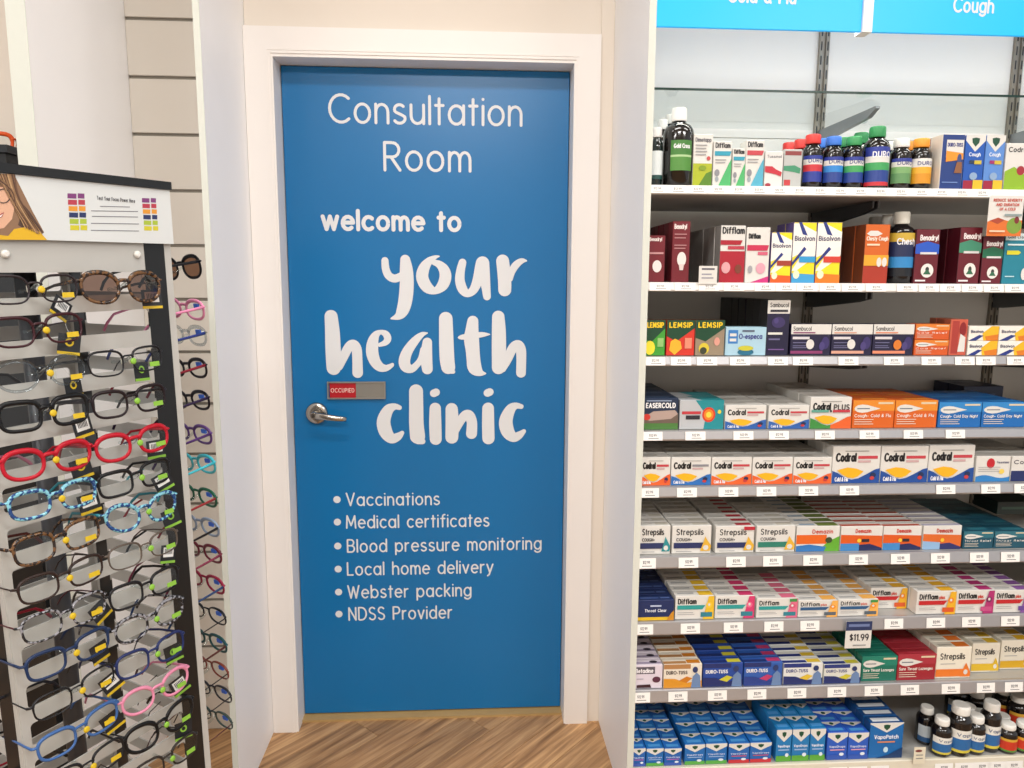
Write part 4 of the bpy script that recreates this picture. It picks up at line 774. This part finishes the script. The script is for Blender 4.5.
for (cx, base, ct, hw, ch, bands, lab, wd) in ((927.5, 745, 706, 8.8, 5.6, [(0, .3, '#2a5a8c'), (.3, 1, '#c8d2d8')], 'small dark bottle with white cap standing alone beside the patch carton', None), (942.7, 757, 717, 9.4, 6.2, VL, 'front bottle with white cap and blue label nearest the patch carton', 'Vapo'), (961.5, 755.5, 704, 10.5, 7.6, VL, 'taller bottle with white cap and blue label, second along the front', 'Vapo'),
      (977, 755, 714.5, 8.4, 6.3, VL, 'shorter bottle with white cap, third along the front', 'Vapo'), (992.5, 752, 701, 9, 6.6, VL, 'tall bottle with white cap, beside the red label bottles', 'Vapo'), (1008.5, 754, 722.5, 8.6, 6.3, VR, 'small bottle with red label and white cap, left of two', None), (1024.5, 753.5, 721, 8.6, 6.3, VR, 'small bottle with red label and white cap, at the right edge', None),
      (968.5, 742, 705, 9, 6.6, VL, 'bottle with white cap hidden behind the taller one', None), (977, 722, 690.5, 9, 6.3, VL, 'bottle with white cap in the back row', None), (958, 718, 682, 9.5, 6.5, VL, 'bottle in the back row with its cap under the shelf edge', None), (1003, 738, 714.5, 8, 6, VR, 'bottle with white cap behind the red label ones', None), (1004, 722, 687, 9, 6.3, VR, 'red label bottle in the back row near the edge', None), (1019, 730, 695, 9.5, 6.2, VR, 'large bottle with white cap behind the red label bottle at the edge', None)):
    B(8, cx, hw, ct, ch, '#120e0e', '#e9e7e0', bands, lab, wd, '#2a4a78', pbot=base, labz=(.1, .56))

# ------------------------------------------------------------------ price tickets and shelf cards
TW, TH = .052, .0225
def ticket_mesh(th):
    mb = MB().use(mat('#f1f0ec', .5, var=.02)); mb.box(-TW/2, TW/2, -.0006, 0, -th/2, th/2)
    pm_ = MB().use(mat('#77777c', .6)); text2d(pm_, '$12.99', .15, -TW*.16, TW*.2, -.001, th*.27, lambda x, z: (x, -.0009, z), 3)
    pm_.poly([(-TW*.2, -.0008, -th*.3), (TW*.3, -.0008, -th*.3), (TW*.3, -.0008, -th*.23), (-TW*.2, -.0008, -th*.23)])
    return mb.mesh('price_ticket'), pm_.mesh('price_print')
TK = {0: [657+i*20.3 for i in range(17)], 1: [660, 685, 709, 734, 765, 786, 807, 830, 852, 876, 907, 929, 950, 972, 994, 1015], 2: [655, 681, 707, 740, 778, 803, 848.5, 894, 931.5, 965, 986, 1017], 3: [652.5, 695.5, 743.5, 779, 825, 869.5, 913.5, 955.5],
      4: [649, 687, 728.5, 766.5, 808.5, 849.5, 946, 991, 1024], 5: [646, 688.5, 736, 773, 813, 858.5, 900.5, 940.5, 979.5, 1010.5], 6: [643.5, 690.5, 733.5, 774, 810, 894, 936, 971.5, 1010.5], 7: [640.5, 678, 717.5, 757, 797, 837, 874, 910, 951, 986, 1014], 8: [838, 858, 880, 944, 964, 982, 997, 1014]}
SEEN = {}
for i, xs_ in TK.items():
    nm, z, sh = SH[i]; th = min(sh-.003, .027); tm, tp_ = ticket_mesh(th)
    for px in xs_:
        q = on_y(px, 384, FY-.005); zc = z-sh/2
        # photo column at the strip's own height
        for _ in range(3):
            d = Vector((q.x, FY-.005, zc))-CAM; sy = 384-FPX*d.dot(UPV)/d.dot(FWD); q = on_y(px, sy, FY-.005)
        o = link('price_ticket', tm); slope = math.atan2(.004, sh)
        o.location = (q.x, FY-.0040, zc); o.rotation_euler = (-slope, 0, 0)
        link('price_print', tp_, o)
        near = min([p for p in PRODUCTS if p[0] == i], key=lambda p: abs((p[1]+p[2])/2-q.x))[3]
        lab = 'price ticket under the '+(near.split(',')[0] if len(near.split()) > 10 else near)
        lab = ' '.join(lab.split()[:14])
        SEEN.setdefault(lab, []).append(o); o['category'] = 'price ticket'; o['group'] = 'price tickets on the '+nm+' shelf'
for lab, obs in SEEN.items():
    obs.sort(key=lambda o: (-round(o.location.z, 1), o.location.x))
    for k, o in enumerate(obs): o['label'] = lab if len(obs) == 1 else lab+[', left one', ', next one', ', third one', ', fourth one', ', fifth one'][k]
def card(name, px0, py0, px1, py1, layers, label, y=FY-.010, base=W_, cat='card'):
    a, b = on_y(px0, py1, y), on_y(px1, py0, y); wd, hg = b.x-a.x, b.z-a.z
    mb = MB().use(pc(base)); mb.box(0, wd, 0, .0008, 0, hg); o = mb.build(name); o.location = (a.x, y, a.z); tag(o, label, cat)
    link('print', print_layers(layers, wd, hg, 'print', None), o); return o
card('shelf_wobbler', 986, 196, 1024.5, 236, [('p', [(0, 0), (1, 0), (1, .4), (.7, .36), (.4, .42), (.2, .4), (0, .36)], '#d8702a'), ('p', [(.05, .38), (.3, .46), (.5, .4), (.3, .3)][::-1], '#a8452a'), ('e', .78, .26, .22, .2, '#7a9a3a'), ('e', .84, .4, .07, .09, '#7a2a2a'),
    ('t', 'REDUCE SEVERITY', .12, .86, .94, .06, '#c0402c', .24), ('t', 'AND DURATION', .2, .75, .86, .06, '#c0402c', .24), ('t', 'OF A COLD', .3, .64, .76, .06, '#c0402c', .24), ('r', .45, .5, .95, .55, '#8a9a9a'), ('r', .05, .1, .5, .14, '#f0d0b0')], 'white and orange cold remedy card hanging from top shelf at right', cat='shelf card')
card('price_card', 844.5, 621, 872.5, 648.5, [('r', 0, .66, 1, 1, '#26355e'), ('r', .1, .8, .9, .9, '#6a7aa6'), ('t', '$11.99', .16, .3, .9, .22, '#2a2a30', .18), ('r', .3, .1, .8, .14, '#8a8a8a')], 'white price card with navy top hanging from seventh shelf', y=FY-.012, cat='price card')
card('price_card', 698.5, 266, 717.5, 284, [('r', .15, .78, .85, .88, '#5a5a64'), ('r', .15, .5, .7, .58, '#9a9aa4'), ('r', .15, .3, .8, .38, '#9a9aa4')], 'small white price card standing up from second shelf edge', y=FY-.007, cat='price card')
card('price_card', 913, 747, 926, 764, [('e', .4, .78, .3, .08, '#7a3a34'), ('r', .2, .5, .8, .56, '#8a8a84'), ('r', .2, .3, .8, .36, '#8a8a84')], 'small cream price card on the lowest shelf edge by the patch carton', y=FY-.007, base='#e3dcc6', cat='price card')

# ================================================================== glasses stand
AZ = radians(32); TILT = radians(-1.2)
EPT = Vector((-.3883, -.9430, 1.1169))                      # a point on the stand's right front edge
MST = Matrix.Translation(EPT) @ Matrix.Rotation(radians(90)-AZ, 4, 'Z') @ Matrix.Rotation(TILT, 4, 'Y')
MIN = MST.inverted()
SWD = .315                                                   # width of a face
def stand_hit(px, py, yl):
    o = MIN @ CAM; d = (MIN.to_3x3() @ ray(px, py)); t = (yl-o.y)/d.y; return o+d*t
def loc_m(x, y, z, rz=0.): return MST @ Matrix.Translation((x, y, z)) @ Matrix.Rotation(rz, 4, 'Z')
STZ = -EPT.z+.05                                             # local z of the tower foot
st = empty('glasses_stand'); st.matrix_world = MST @ Matrix.Translation((-SWD/2, SWD/2, STZ)); tag(st, 'tall white and black spinner stand full of glasses', 'display stand')
def LC(x, z): return x+SWD/2, z-STZ                          # edge-based local -> stand-local (x, z); y: minus SWD/2
STW = mat('#b9b8b3', .4, var=.05, scale=12); STB = mat('#101214', .35, var=.1)
HZ = stand_hit(171, 243, 0).z; HT = stand_hit(171, 183, 0).z
PITCH_R = .0616
r4 = stand_hit(50, 458, -.03).z                              # red row
ROWS = [r4+(4-k)*PITCH_R for k in range(-0, 19)]
# four slotted faces; face 0 looks at the camera, face 1 is round the right-hand corner
fm = MB().use(STW); y0, y1 = -.0015, .0015
zt, zb_ = HZ-STZ, 0.03
m0, m1 = .012, .050                                          # left margin, black strip on the right
xl, xr = -SWD/2, SWD/2
fm.box(xl, xl+m0, y0, y1, zb_, zt); fm.box(xr-.0125, xr, y0, y1, zb_, zt); 
slots = [(z+.024-STZ, z-.012-STZ) for z in ROWS if z-.02-STZ > zb_]
prev = zt
for (hi, lo) in slots:
    hi = min(hi, zt-.016)
    fm.box(xl+m0, xr-m1, y0, y1, hi, prev)
    for cx, sx in ((xl+m0, 1), (xr-m1, -1)):                 # rounded slot corners
        for cz, sz in ((hi, -1), (lo, 1)):
            c = .006; P = [(cx, cz)] + [(cx+sx*(c-c*sin(a)), cz+sz*(c-c*cos(a))) for a in [i*pi/8 for i in range(5)]]
            if sx*sz > 0: P = P[::-1]
            fm.prism([(a, b) for a, b in P][::-1], y0, y1)
    prev = lo
fm.box(xl+m0, xr-m1, y0, y1, zb_, prev)
fme = fm.mesh('slotted_face')
bm_ = MB().use(STB); bm_.box(xr-m1, xr-.0125, -.0018, .0018, zb_, zt); bme = bm_.mesh('black_strip')
for k in range(4):
    a = k*pi/2; dx, dy = SWD/2*sin(a), -SWD/2*cos(a)
    for nm, me_ in (('slotted_face', fme), ('black_strip', bme)):
        o = link(nm, me_, st); o.location = (dx, dy, 0); o.rotation_euler = (0, 0, a)
cm = MB().use(mat('#55565a', .4, metal=.5)); cm.lathe([(.016, -.02), (.016, HT-STZ-.03)], n=12); cm.build('centre_post', st)
cm = MB().use(STB); cm.lathe([(.17, -.05), (.19, -.04), (.19, -.012), (.16, .0), (.16, .03)], n=32); cm.build('base', st)
# dividers inside
dm2 = MB().use(mat('#8f8f8c', .5)); dm2.box(-.0012, .0012, -SWD/2+.1, -.02, zb_, zt); 
# header
hd = empty('header', parent=None) if False else None
hm = MB().use(STB); e = .004
hm.box(xl-e, xr+e, -SWD/2-.012, SWD/2+.012, HT-STZ-.013, HT-STZ); hm.box(xl-.001, xr+.001, -SWD/2-.004, SWD/2+.004, HZ-STZ-.001, HT-STZ-.0131)
ho = hm.build('header_box', st); ho['label'] = 'black topped header box with printed card'
ca = MB().use(mat('#d2d6d6', .3, var=.03, scale=9)); yc_ = -SWD/2-.0085
hz0, hz1 = HZ-STZ-.002, HT-STZ-.0135
ca.box(xl-.002, xr+.002, yc_, yc_+.0015, hz0, hz1); co = ca.build('header_card', ho)
# card print, placed from the photo onto the card plane
def cardpt(px, py):
    q = stand_hit(px, py, -.0085-.0003); X_, Z_ = LC(q.x, q.z); return X_, Z_
def card_poly(mb, pts, col, d):
    mb.use(pc(col)); mb.poly([(a, yc_-.0002-d*.00012, b) for a, b in (cardpt(*p) for p in pts)])
def clip(p): return p
hp = MB()
lx = xl
def hx_(px): return px
card_poly(hp, [(-24, 238), (-24, 172), (14, 174), (22, 190), (33, 212), (44, 232), (38, 238)], '#8a6a50', 0)
card_poly(hp, [(18, 225), (24, 205), (30, 212), (44, 233), (30, 232)], '#4f3a30', 1)
card_poly(hp, [(-24, 226), (-24, 186), (2, 184), (12, 190), (15, 205), (12, 219), (4, 228), (-8, 230)], '#d8a98c', 2)
card_poly(hp, [(-24, 190), (-24, 173), (14, 175), (19, 196), (15, 200), (9, 186)], '#7a5a42', 3)
card_poly(hp, [(-24, 239.5), (-24, 232), (8, 236), (14, 229), (26, 227), (40, 232), (47, 240)], '#d8ac1e', 4)
card_poly(hp, [(-9, 216), (-2, 215), (4, 212), (2, 217), (-4, 220)], '#a8514a', 5)
hp.build('portrait_print', co)
hs_ = MB()
for i in range(26):
    t = i/25; hs_.use(pc(['#6a4a34', '#a07c58', '#8a6848', '#54392a', '#b8946a'][i % 5]))
    top = (-14+28*t, 173.5+1.5*t); mid = (2+18*t+random.uniform(-1, 1), 196+4*t); low = (16+26*t, 226+10*t-random.uniform(0, 5))
    if t < .35: mid = (10+6*t, 190); low = (14+8*t, 206)
    S_ = smooth_stroke([top, mid, low], 4); ribbon(hs_, [cardpt(*q) for q in S_], [.0024*(1-.6*j/len(S_)) for j in range(len(S_))], lambda x, z: (x, yc_-.0011, z), 3)
hs_.build('hair_print', co)
sm2 = MB().use(pc('#efe6e0')); card_poly(sm2, [(-7, 217), (-2, 217), (3, 213.5), (1, 216.6), (-3, 218.6)], '#efe6e0', 7); sm2.build('smile_print', co)
gp = MB().use(pc('#2a2628'))
ring = [cardpt(3+7*cos(2*pi*i/16), 196+7*sin(2*pi*i/16)) for i in range(17)]
ribbon(gp, ring, [.0012]*17, lambda x, z: (x, yc_-.0012, z), 3); gp.build('glasses_print', co)
tb = MB()
cols = ['#7a3a74', '#b0384a', '#d8922e', '#24305e', '#a3b83a', '#c9c02a']
for j in range(6):
    for (xa, xb) in ((67.5, 76.5), (77.8, 84.5)):
        o_ = j*6.35; sl = j*.55
        card_poly(tb, [(xa+sl, 193.3+o_+5), (xb+sl, 193.6+o_+5), (xb+sl, 193.6+o_), (xa+sl, 193.3+o_)], cols[j], 0)
    for (xa, xb) in ((142, 149.5), (150.8, 156)):
        o_ = j*5.6; sl = j*.45
        card_poly(tb, [(xa+sl, 198+o_+4.4), (xb+sl, 198.3+o_+4.4), (xb+sl, 198.3+o_), (xa+sl, 198+o_)], cols[j], 0)
tb.build('colour_chart', co)
tt = MB().use(pc('#4a4a50'))
a_, b_ = cardpt(97, 199.5), cardpt(135, 202); t_ = cardpt(97, 196)
text2d(tt, 'Test Your Focus Power Here', .15, a_[0], b_[0], a_[1], t_[1]-a_[1], lambda x, z: (x, yc_-.0004, z), 3)
for (xa, xb, y) in ((100, 130, 206), (91, 138, 210.5), (92, 138, 216), (91, 139, 223), (91, 139, 230)):
    card_poly(tt, [(xa, y+.7), (xb, y+1.4), (xb, y+.6), (xa, y-.1)], '#77777c', 1)
tt.build('header_lettering', co)
for px, py in ((4, 254), (136, 254.5)):
    q = stand_hit(px, py, 0); X_, Z_ = LC(q.x, q.z)
    mb = MB().use(mat('#e4e2dc', .4)); ylathe(mb, [(.006, -SWD/2-.0016), (.006, -SWD/2-.005), (.003, -SWD/2-.007)], X_, Z_, 14); mb.build('screw_cap', st)

# ------------------------------------------------------------------ pairs of glasses
def lens_outline(w, h, n=28, sq=2.6, drop=.0, side=1):
    P = []
    for i in range(n):
        a = 2*pi*i/n; c_, s_ = cos(a), sin(a)
        x = w/2*math.copysign(abs(c_)**(2/sq), c_); z = h/2*math.copysign(abs(s_)**(2/sq), s_)
        z -= drop*(x*side)/w*h*-1          # outer corner lifted
        x *= 1+.07*(z/h)                   # narrower at the foot
        P.append((x, z))
    return P
GC = {}
def frame_mat(col):
    if col in GC: return GC[col]
    if col.startswith('tort'):
        a, b = {'tort_brown': ('#231712', '#6a4a2c'), 'tort_blue': ('#1c3f78', '#7fc0d0'), 'tort_grey': ('#1a1a1e', '#8a8a90'), 'tort_teal': ('#174a4e', '#3f8f8a')}[col]
        M = bpy.data.materials.new('tortoiseshell'); M.use_nodes = True; nt = M.node_tree; bs = nt.nodes['Principled BSDF']; bs.inputs['Roughness'].default_value = .2
        n = nt.nodes.new('ShaderNodeTexNoise'); n.inputs['Scale'].default_value = 170; n.inputs['Detail'].default_value = 1
        tc = nt.nodes.new('ShaderNodeTexCoord'); nt.links.new(tc.outputs['Object'], n.inputs['Vector'])
        r = nt.nodes.new('ShaderNodeValToRGB'); r.color_ramp.elements[0].position = .46; r.color_ramp.elements[1].position = .54
        r.color_ramp.elements[0].color = rgb(a); r.color_ramp.elements[1].color = rgb(b)
        nt.links.new(n.outputs['Fac'], r.inputs[0]); nt.links.new(r.outputs[0], bs.inputs['Base Color'])
    elif col == 'clear': M = clear_mat('clear_plastic_frame', (.8, .83, .85, 1), .12, .1)
    else:
        M = mat(col, .3, var=.08, scale=60, key='frame'+col); M.node_tree.nodes['Principled BSDF'].inputs['Specular IOR Level'].default_value = .3
    GC[col] = M; return M
def sticker_mat(c): return mat(c, .5, var=.03)
YEL, GRN = '#cfb01a', '#84b83c'
def glasses(desc, col, mw, lw=.0525, lh=.039, th=.0024, sq=2.9, drop=.05, tcol=None, tint=False, acc=None, tagkind=None, tagrot=0., open_=1., sticker=True, group=None, name='reading_glasses', tagoff=(.054, .004, -.016), blue_tab=False):
    o = empty(name); o.matrix_world = mw; tag(o, desc, 'glasses', group)
    FM = frame_mat(col); TM = frame_mat(tcol or col); br = .017; cx = br/2+lw/2
    mb = MB().use(FM)
    for s in (-1, 1):
        P = lens_outline(lw, lh, sq=sq, drop=drop, side=s)
        mb.tube([(s*cx+x, .004*(abs(s*cx+x)/.06)**2, z) for x, z in P], th, .0018, 6, closed=True, scale=[1.35 if z > lh*.2 else 1. for x, z in P])
        zt_ = lh*.22
        mb.tube([(s*(cx+lw*.46), .004, zt_+drop*lh*.5), (s*(cx+lw/2+.004), .0055, zt_+drop*lh*.5), (s*(cx+lw/2+.0062), .010, zt_+drop*lh*.5)], th*1.2, .002, 6, up=Vector((0, 0, 1)))
    mb.tube([(-br*.62, 0, lh*.16), (-br*.3, -.001, lh*.23), (br*.3, -.001, lh*.23), (br*.62, 0, lh*.16)], th*1.05, .0018, 6)
    fr = mb.build('frame', o)
    if acc:
        mb = MB().use(mat(acc, .3)); 
        for s in (-1, 1): mb.tube([(s*(cx-lw*.3), -.0014, lh*.5), (s*cx, -.0012, lh*.53), (s*(cx+lw*.3), -.0004, lh*.5)], th*.7, .001, 6)
        mb.build('brow_inlay', fr)
    if th < .0018:
        mb = MB().use(mat('#d8d4c8', .3))
        for s in (-1, 1): mb.tube([(s*br*.42, .004, -.004), (s*br*.36, .006, .000), (s*br*.42, .004, .006)], .0022, .001, 6)
        mb.build('nose_pad', fr)
    LM = LENSB if tint else LENS
    for s in (-1, 1):
        P = lens_outline(lw-.001, lh-.001, sq=sq, drop=drop, side=s); mb = MB().use(LM)
        mb.poly([(s*cx+x, .004*(abs(s*cx+x)/.06)**2+.0002, z) for x, z in P]); mb.build('lens', o)
        zt_ = lh*.22+drop*lh*.5; hx0 = s*(cx+lw/2+.0062)
        mb = MB().use(TM); L_ = .128
        mb.tube([(hx0, .009, zt_), (hx0-s*.001, .03, zt_), (hx0-s*.004, L_*.55, zt_), (hx0-s*.008, L_*.78, zt_-.002), (hx0-s*.012, L_*.92, zt_-.014), (hx0-s*.014, L_, zt_-.026)], .0026 if th > .0018 else .0014, .0013 if th > .0018 else .0009, 6, up=Vector((1, 0, 0)), scale=[1.1, 1, .85, .9, 1.1, 1.])
        mb.build('temple', o)
    stc = sticker
    if stc:
        mb = MB().use(sticker_mat(stc)); ylathe(mb, [(.005, -.0018), (.0053, -.003), (.0045, -.0042), (.002, -.0046)], br*.42, -lh*.03, 8); mb.build('colour_dot', o)
        mb = MB().use(sticker_mat(stc)); x0 = cx+lw*.02; mb.box(x0, x0+.017, -.0008, -.0002, -lh*.36, -lh*.36+.0075); so = mb.build('strength_sticker', o)
    if tagkind:
        tg = MB().use(mat('#14171c', .45)); tgc = stc or YEL; s_ = .031
        tg.box(-s_/2, s_/2, 0, .0006, -s_, 0)
        if tagkind == 'bar': tg.use(pc('#e8e8e6')); tg.box(-s_*.34, s_*.36, -.0003, -.0001, -s_*.66, -s_*.12)
        t_o = tg.build('swing_tag', o); t_o.location = (tagoff[0]+random.uniform(-.008, .006), tagoff[1]+.018, tagoff[2]+.004+random.uniform(-.004, .006)); t_o.rotation_euler = (0, tagrot+random.uniform(-.15, .15), random.uniform(-.3, .3))
        sm_ = MB().use(sticker_mat(tgc)); sm_.box(-s_/2, s_/2, -.0004, -.00005, -s_, -s_*.86); sm_.build('tag_stripe', t_o)
        sg = MB()
        if tagkind == 'ring': sg.use(sticker_mat(tgc)); ribbon(sg, [(.0048*cos(2*pi*i/14), -s_*.4+.0048*sin(2*pi*i/14)) for i in range(15)], [.0028]*15, lambda x, z: (x, -.0004, z), 3)
        else:
            sg.use(pc('#2a2a2c'))
            for i in range(7): sg.box(-s_*.24+i*.0024, -s_*.24+i*.0024+.0012, -.0005, -.00035, -s_*.5, -s_*.2)
        sg.build('tag_print', t_o)
        th_ = MB().use(pc('#c8c8c4')); th_.tube([(0, 0, 0), (-.004, .003, .008), (-.006, .006, .016)], .0004, .0004, 4); th_.build('tag_string', t_o)
    return o
pegm = MB().use(ACRYL); pegm.tube([(0, .041, -.004), (0, .01, -.002), (0, -.004, .006)], .0028, .0028, 8, up=Vector((1, 0, 0))); pegme = pegm.mesh('peg')
def put(px, py, desc, col, off=.042, face=0, rz=0., **k):
    q = stand_hit(px, py, -off)
    tip = random.uniform(-.03, .03)
    mw = loc_m(q.x, -off, q.z, rz) @ Matrix.Rotation(tip, 4, 'Y') @ Matrix.Rotation(radians(-7), 4, 'X')
    o = glasses(desc, col, mw, **k)
    pg = link('peg', pegme, st); X_, Z_ = LC(q.x, q.z); pg.location = (X_, -SWD/2-off-.0, Z_); pg.location.y = -SWD/2-off
    return o
FG = 'glasses on the near face of the stand'
CA = [(35, 289, 'thin dark rimmed glasses in top left row with barcode tag', '#2a2226', dict(th=0.0014, lh=0.0385, tagkind='bar', tagrot=.7)), (40, 330, 'dark red brown glasses under the top left pair', '#3a1820', dict(th=0.0018, lh=0.0405, tagkind='ring', tagrot=.15)), (44, 373, 'clear plastic glasses at left of the third row', 'clear', dict(th=0.0021, lh=0.0425, sq=2.2, tagkind='ring')), (47, 413, 'chunky black glasses above the left red pair', '#101012', dict(th=0.0028, lh=0.0405, sq=3.4, tagkind='bar')),
      (50, 460, 'bright red glasses at left with thick frame', '#b01428', dict(th=0.0030, lh=0.0405, sq=2.4, tagkind='ring')), (56, 499, 'blue and white mottled glasses at left', 'tort_blue', dict(th=0.0026, lh=0.0385, tagkind='bar', tagrot=-.25, tcol='#2f7f8c')), (60, 541, 'dark tortoiseshell glasses below the left mottled pair', 'tort_brown', dict(th=0.0023, lh=0.0405, sq=3.2)), (64, 579, 'slim dark brown glasses at left, seventh from the header', '#2c1e1a', dict(th=0.0018, lh=0.0385)),
      (67, 617, 'grey mottled glasses with maroon temples at left', 'tort_grey', dict(th=0.0018, lh=0.0405, tcol='#4a1c26', tagkind='ring', tagrot=-.5)), (71, 654, 'navy blue glasses at left with dark temples', '#1c2f52', dict(th=0.0023, lh=0.0385, sq=3.2, tagkind='ring')), (77, 692, 'thin black half rim glasses at lower left', '#17171a', dict(th=0.0014, lh=0.0365, sq=3, tagkind='bar', tagrot=-.3)), (81, 731, 'steel blue glasses at lower left', '#3a5f96', dict(th=0.0023, lh=0.0385, sq=2.8, tagkind='ring', tagrot=-.2)), (88, 768, 'black glasses at the bottom left of the photo', '#1a1a1c', dict(th=0.0018, lh=0.0385))]
for px, py, d, c, k in CA: put(px, py, d, c, sticker=YEL, group=FG, **k)
CB = [(124, 287, 'large brown tortoiseshell sunglasses under the header', 'tort_brown', dict(th=0.0028, lh=0.0465, lw=.056, sq=2.3, tint=True, sticker=False, tagkind='bar', tagoff=(.058, -.003, -.006))), (128, 361, 'black wire rectangular glasses at right', '#1c1c20', dict(th=0.0014, lh=0.0385, sq=3.2, tagkind='ring', tagoff=(.03, -.006, -.014))), (132, 401, 'dark plum glasses above the right red pair', '#1e1216', dict(th=0.0021, lh=0.0405, sq=3)), (135, 443, 'bright red glasses at right with thick frame', '#b01428', dict(th=0.0030, lh=0.0405, sq=2.4, tagkind='bar', acc=None)),
      (137, 478, 'black rectangular glasses below the right red pair', '#131315', dict(th=0.0023, lh=0.0385, sq=3.4, tagkind='bar', tagrot=-.25)), (144, 512, 'blue mottled cat eye glasses at right', 'tort_blue', dict(th=0.0028, lh=0.0425, sq=2.1, drop=.18, tcol='#2f8a9c', tagkind='ring')), (146, 549, 'thin bronze wire glasses at right', '#5a5048', dict(th=0.0013, lh=0.0385, tagkind='bar', tagrot=.2)), (147, 588, 'black glasses at right below the bronze wire pair', '#151418', dict(th=0.0021, lh=0.0385, sq=3.2)), (152, 620, 'dark mottled glasses at right, above the navy pair', 'tort_grey', dict(th=0.0025, lh=0.0405, sq=2.4)),
      (153, 655, 'navy glasses at right, above the pink pair', '#1f2c5c', dict(th=0.0021, lh=0.0405, sq=3, tagkind='ring')), (158, 691, 'pink glasses with rounded lenses', '#d888a4', dict(th=0.0026, lh=0.0405, sq=2.2, drop=.1, tagkind='bar', tagrot=-.3)), (162, 726, 'chunky black cat eye glasses at lower right of the face', '#0f0f11', dict(th=0.0030, lh=0.0445, lw=.055, sq=2.3, drop=.14, tagkind='ring', tagoff=(.05, -.004, -.03))), (168, 760, 'dark glasses at the bottom of the right column', '#2c2622', dict(th=0.0018, lh=0.0385))]
for px, py, d, c, k in CB:
    k.setdefault('sticker', GRN); put(px, py, d, c, group=FG, **k)
# the face round the corner: the frames stick out past the right edge
SF = [(271, 'black sunglasses round the corner at the top', '#0e0e12', '#0e0e12', True), (313, 'pink glasses round the corner under the sunglasses', '#e08ab0', '#e08ab0', False), (340, 'clear glasses with navy temples round the corner', 'clear', '#24357c', False), (374, 'black glasses with dark red temples round the corner', '#17121a', '#7a1428', False), (407, 'black and violet glasses round the corner', '#15131c', '#2a1c3c', False), (441, 'purple glasses round the corner', '#5a3a78', '#4a2a66', False), (472, 'turquoise glasses round the corner', '#3fb4c4', '#3fb4c4', False), (505, 'green glasses with red temples round the corner', '#1c5a44', '#8c2a2e', False),
      (536, 'grey blue glasses with black temples round the corner', '#8a9ab0', '#17171a', False), (563, 'maroon glasses round the corner', '#6a2434', '#7a3048', False), (594, 'crimson glasses with blue temples round the corner', '#8c1c3c', '#24406c', False), (627, 'thin black wire glasses round the corner', '#17171a', '#17171a', False), (655, 'dark teal glasses round the corner', '#1c4a4c', '#4a2420', False), (683, 'copper wire glasses round the corner', '#7a3a2c', '#17171a', False), (708, 'thin charcoal glasses round the corner, third from bottom', '#2a2a2e', '#17171a', False), (735, 'thin green grey glasses round the corner, near the floor', '#3a4a44', '#4a1c22', False)]
for py, d, c, tc_, tn in SF:
    q = stand_hit(196+(py-460)*.06, py, .03); o_ = .072
    mw = loc_m(o_, .074+random.uniform(-.003, .003), q.z+.006, pi/2) @ Matrix.Rotation(random.uniform(-.05, .05), 4, 'Y') @ Matrix.Rotation(radians(-9), 4, 'X')
    o = glasses(d, c, mw, tcol=tc_, tint=tn, th=.0014 if 'wire' in d or 'thin' in d else .0028, sticker=False, group='glasses on the far side face of the stand', lh=.04 if tn else .035, sq=2.4)
    if not tn:
        mb = MB().use(mat('#2f62c8', .4)); mb.box(-.046, -.034, .0, .0035, .004, .012); mb.build('blue_tab', o)
    pg = link('peg', pegme, st); pg.location = (SWD/2+o_, -SWD/2+.074, q.z-STZ); pg.rotation_euler = (0, 0, pi/2)

# the left-hand face, whose temples show through the slots
for k in range(12):
    c = ['#17171a', '#9a1c30', '#c87a94', '#2a2a30', '#5a2a24'][k % 5]; nmc = ['black', 'dark red', 'dusty pink', 'charcoal', 'brown'][k % 5]
    mw = loc_m(-SWD-.042, SWD-.085 if k % 2 else SWD-.215, ROWS[2]-k*PITCH_R, -pi/2) @ Matrix.Rotation(radians(-6), 4, 'X')
    glasses(nmc+' glasses on the hidden left face of the stand, '+['topmost', 'second', 'third', 'fourth', 'fifth', 'sixth', 'seventh', 'eighth', 'ninth', 'tenth', 'eleventh', 'lowest'][k]+' down', c, mw, sticker=False, group='glasses on the left face of the stand')
    pg = link('peg', pegme, st); pg.location = (-SWD/2-.042, SWD/2-.085 if k % 2 else SWD/2-.215, ROWS[2]-k*PITCH_R-STZ); pg.rotation_euler = (0, 0, -pi/2)
# ------------------------------------------------------------------ far left: dark cabinet with an orange frame on top
q = on_y(2, 152, -.30)
cb = empty('display_cabinet', (q.x-.12, -.30, 0)); tag(cb, 'black display cabinet partly seen at the far left edge', 'cabinet')
bx('body', STB, -.2, .2, -.12, .2, 0, q.z-.022, cb); bx('top', mat('#1a1d22', .3), -.21, .21, -.13, .21, q.z-.0215, q.z-.004, cb)
glasses('bright orange glasses lying on the black cabinet at far left', '#e0561e', Matrix.Translation((q.x-.02, -.34, q.z+.021)) @ Matrix.Rotation(radians(25), 4, 'Z'), th=.004, sticker=False, name='orange_glasses')
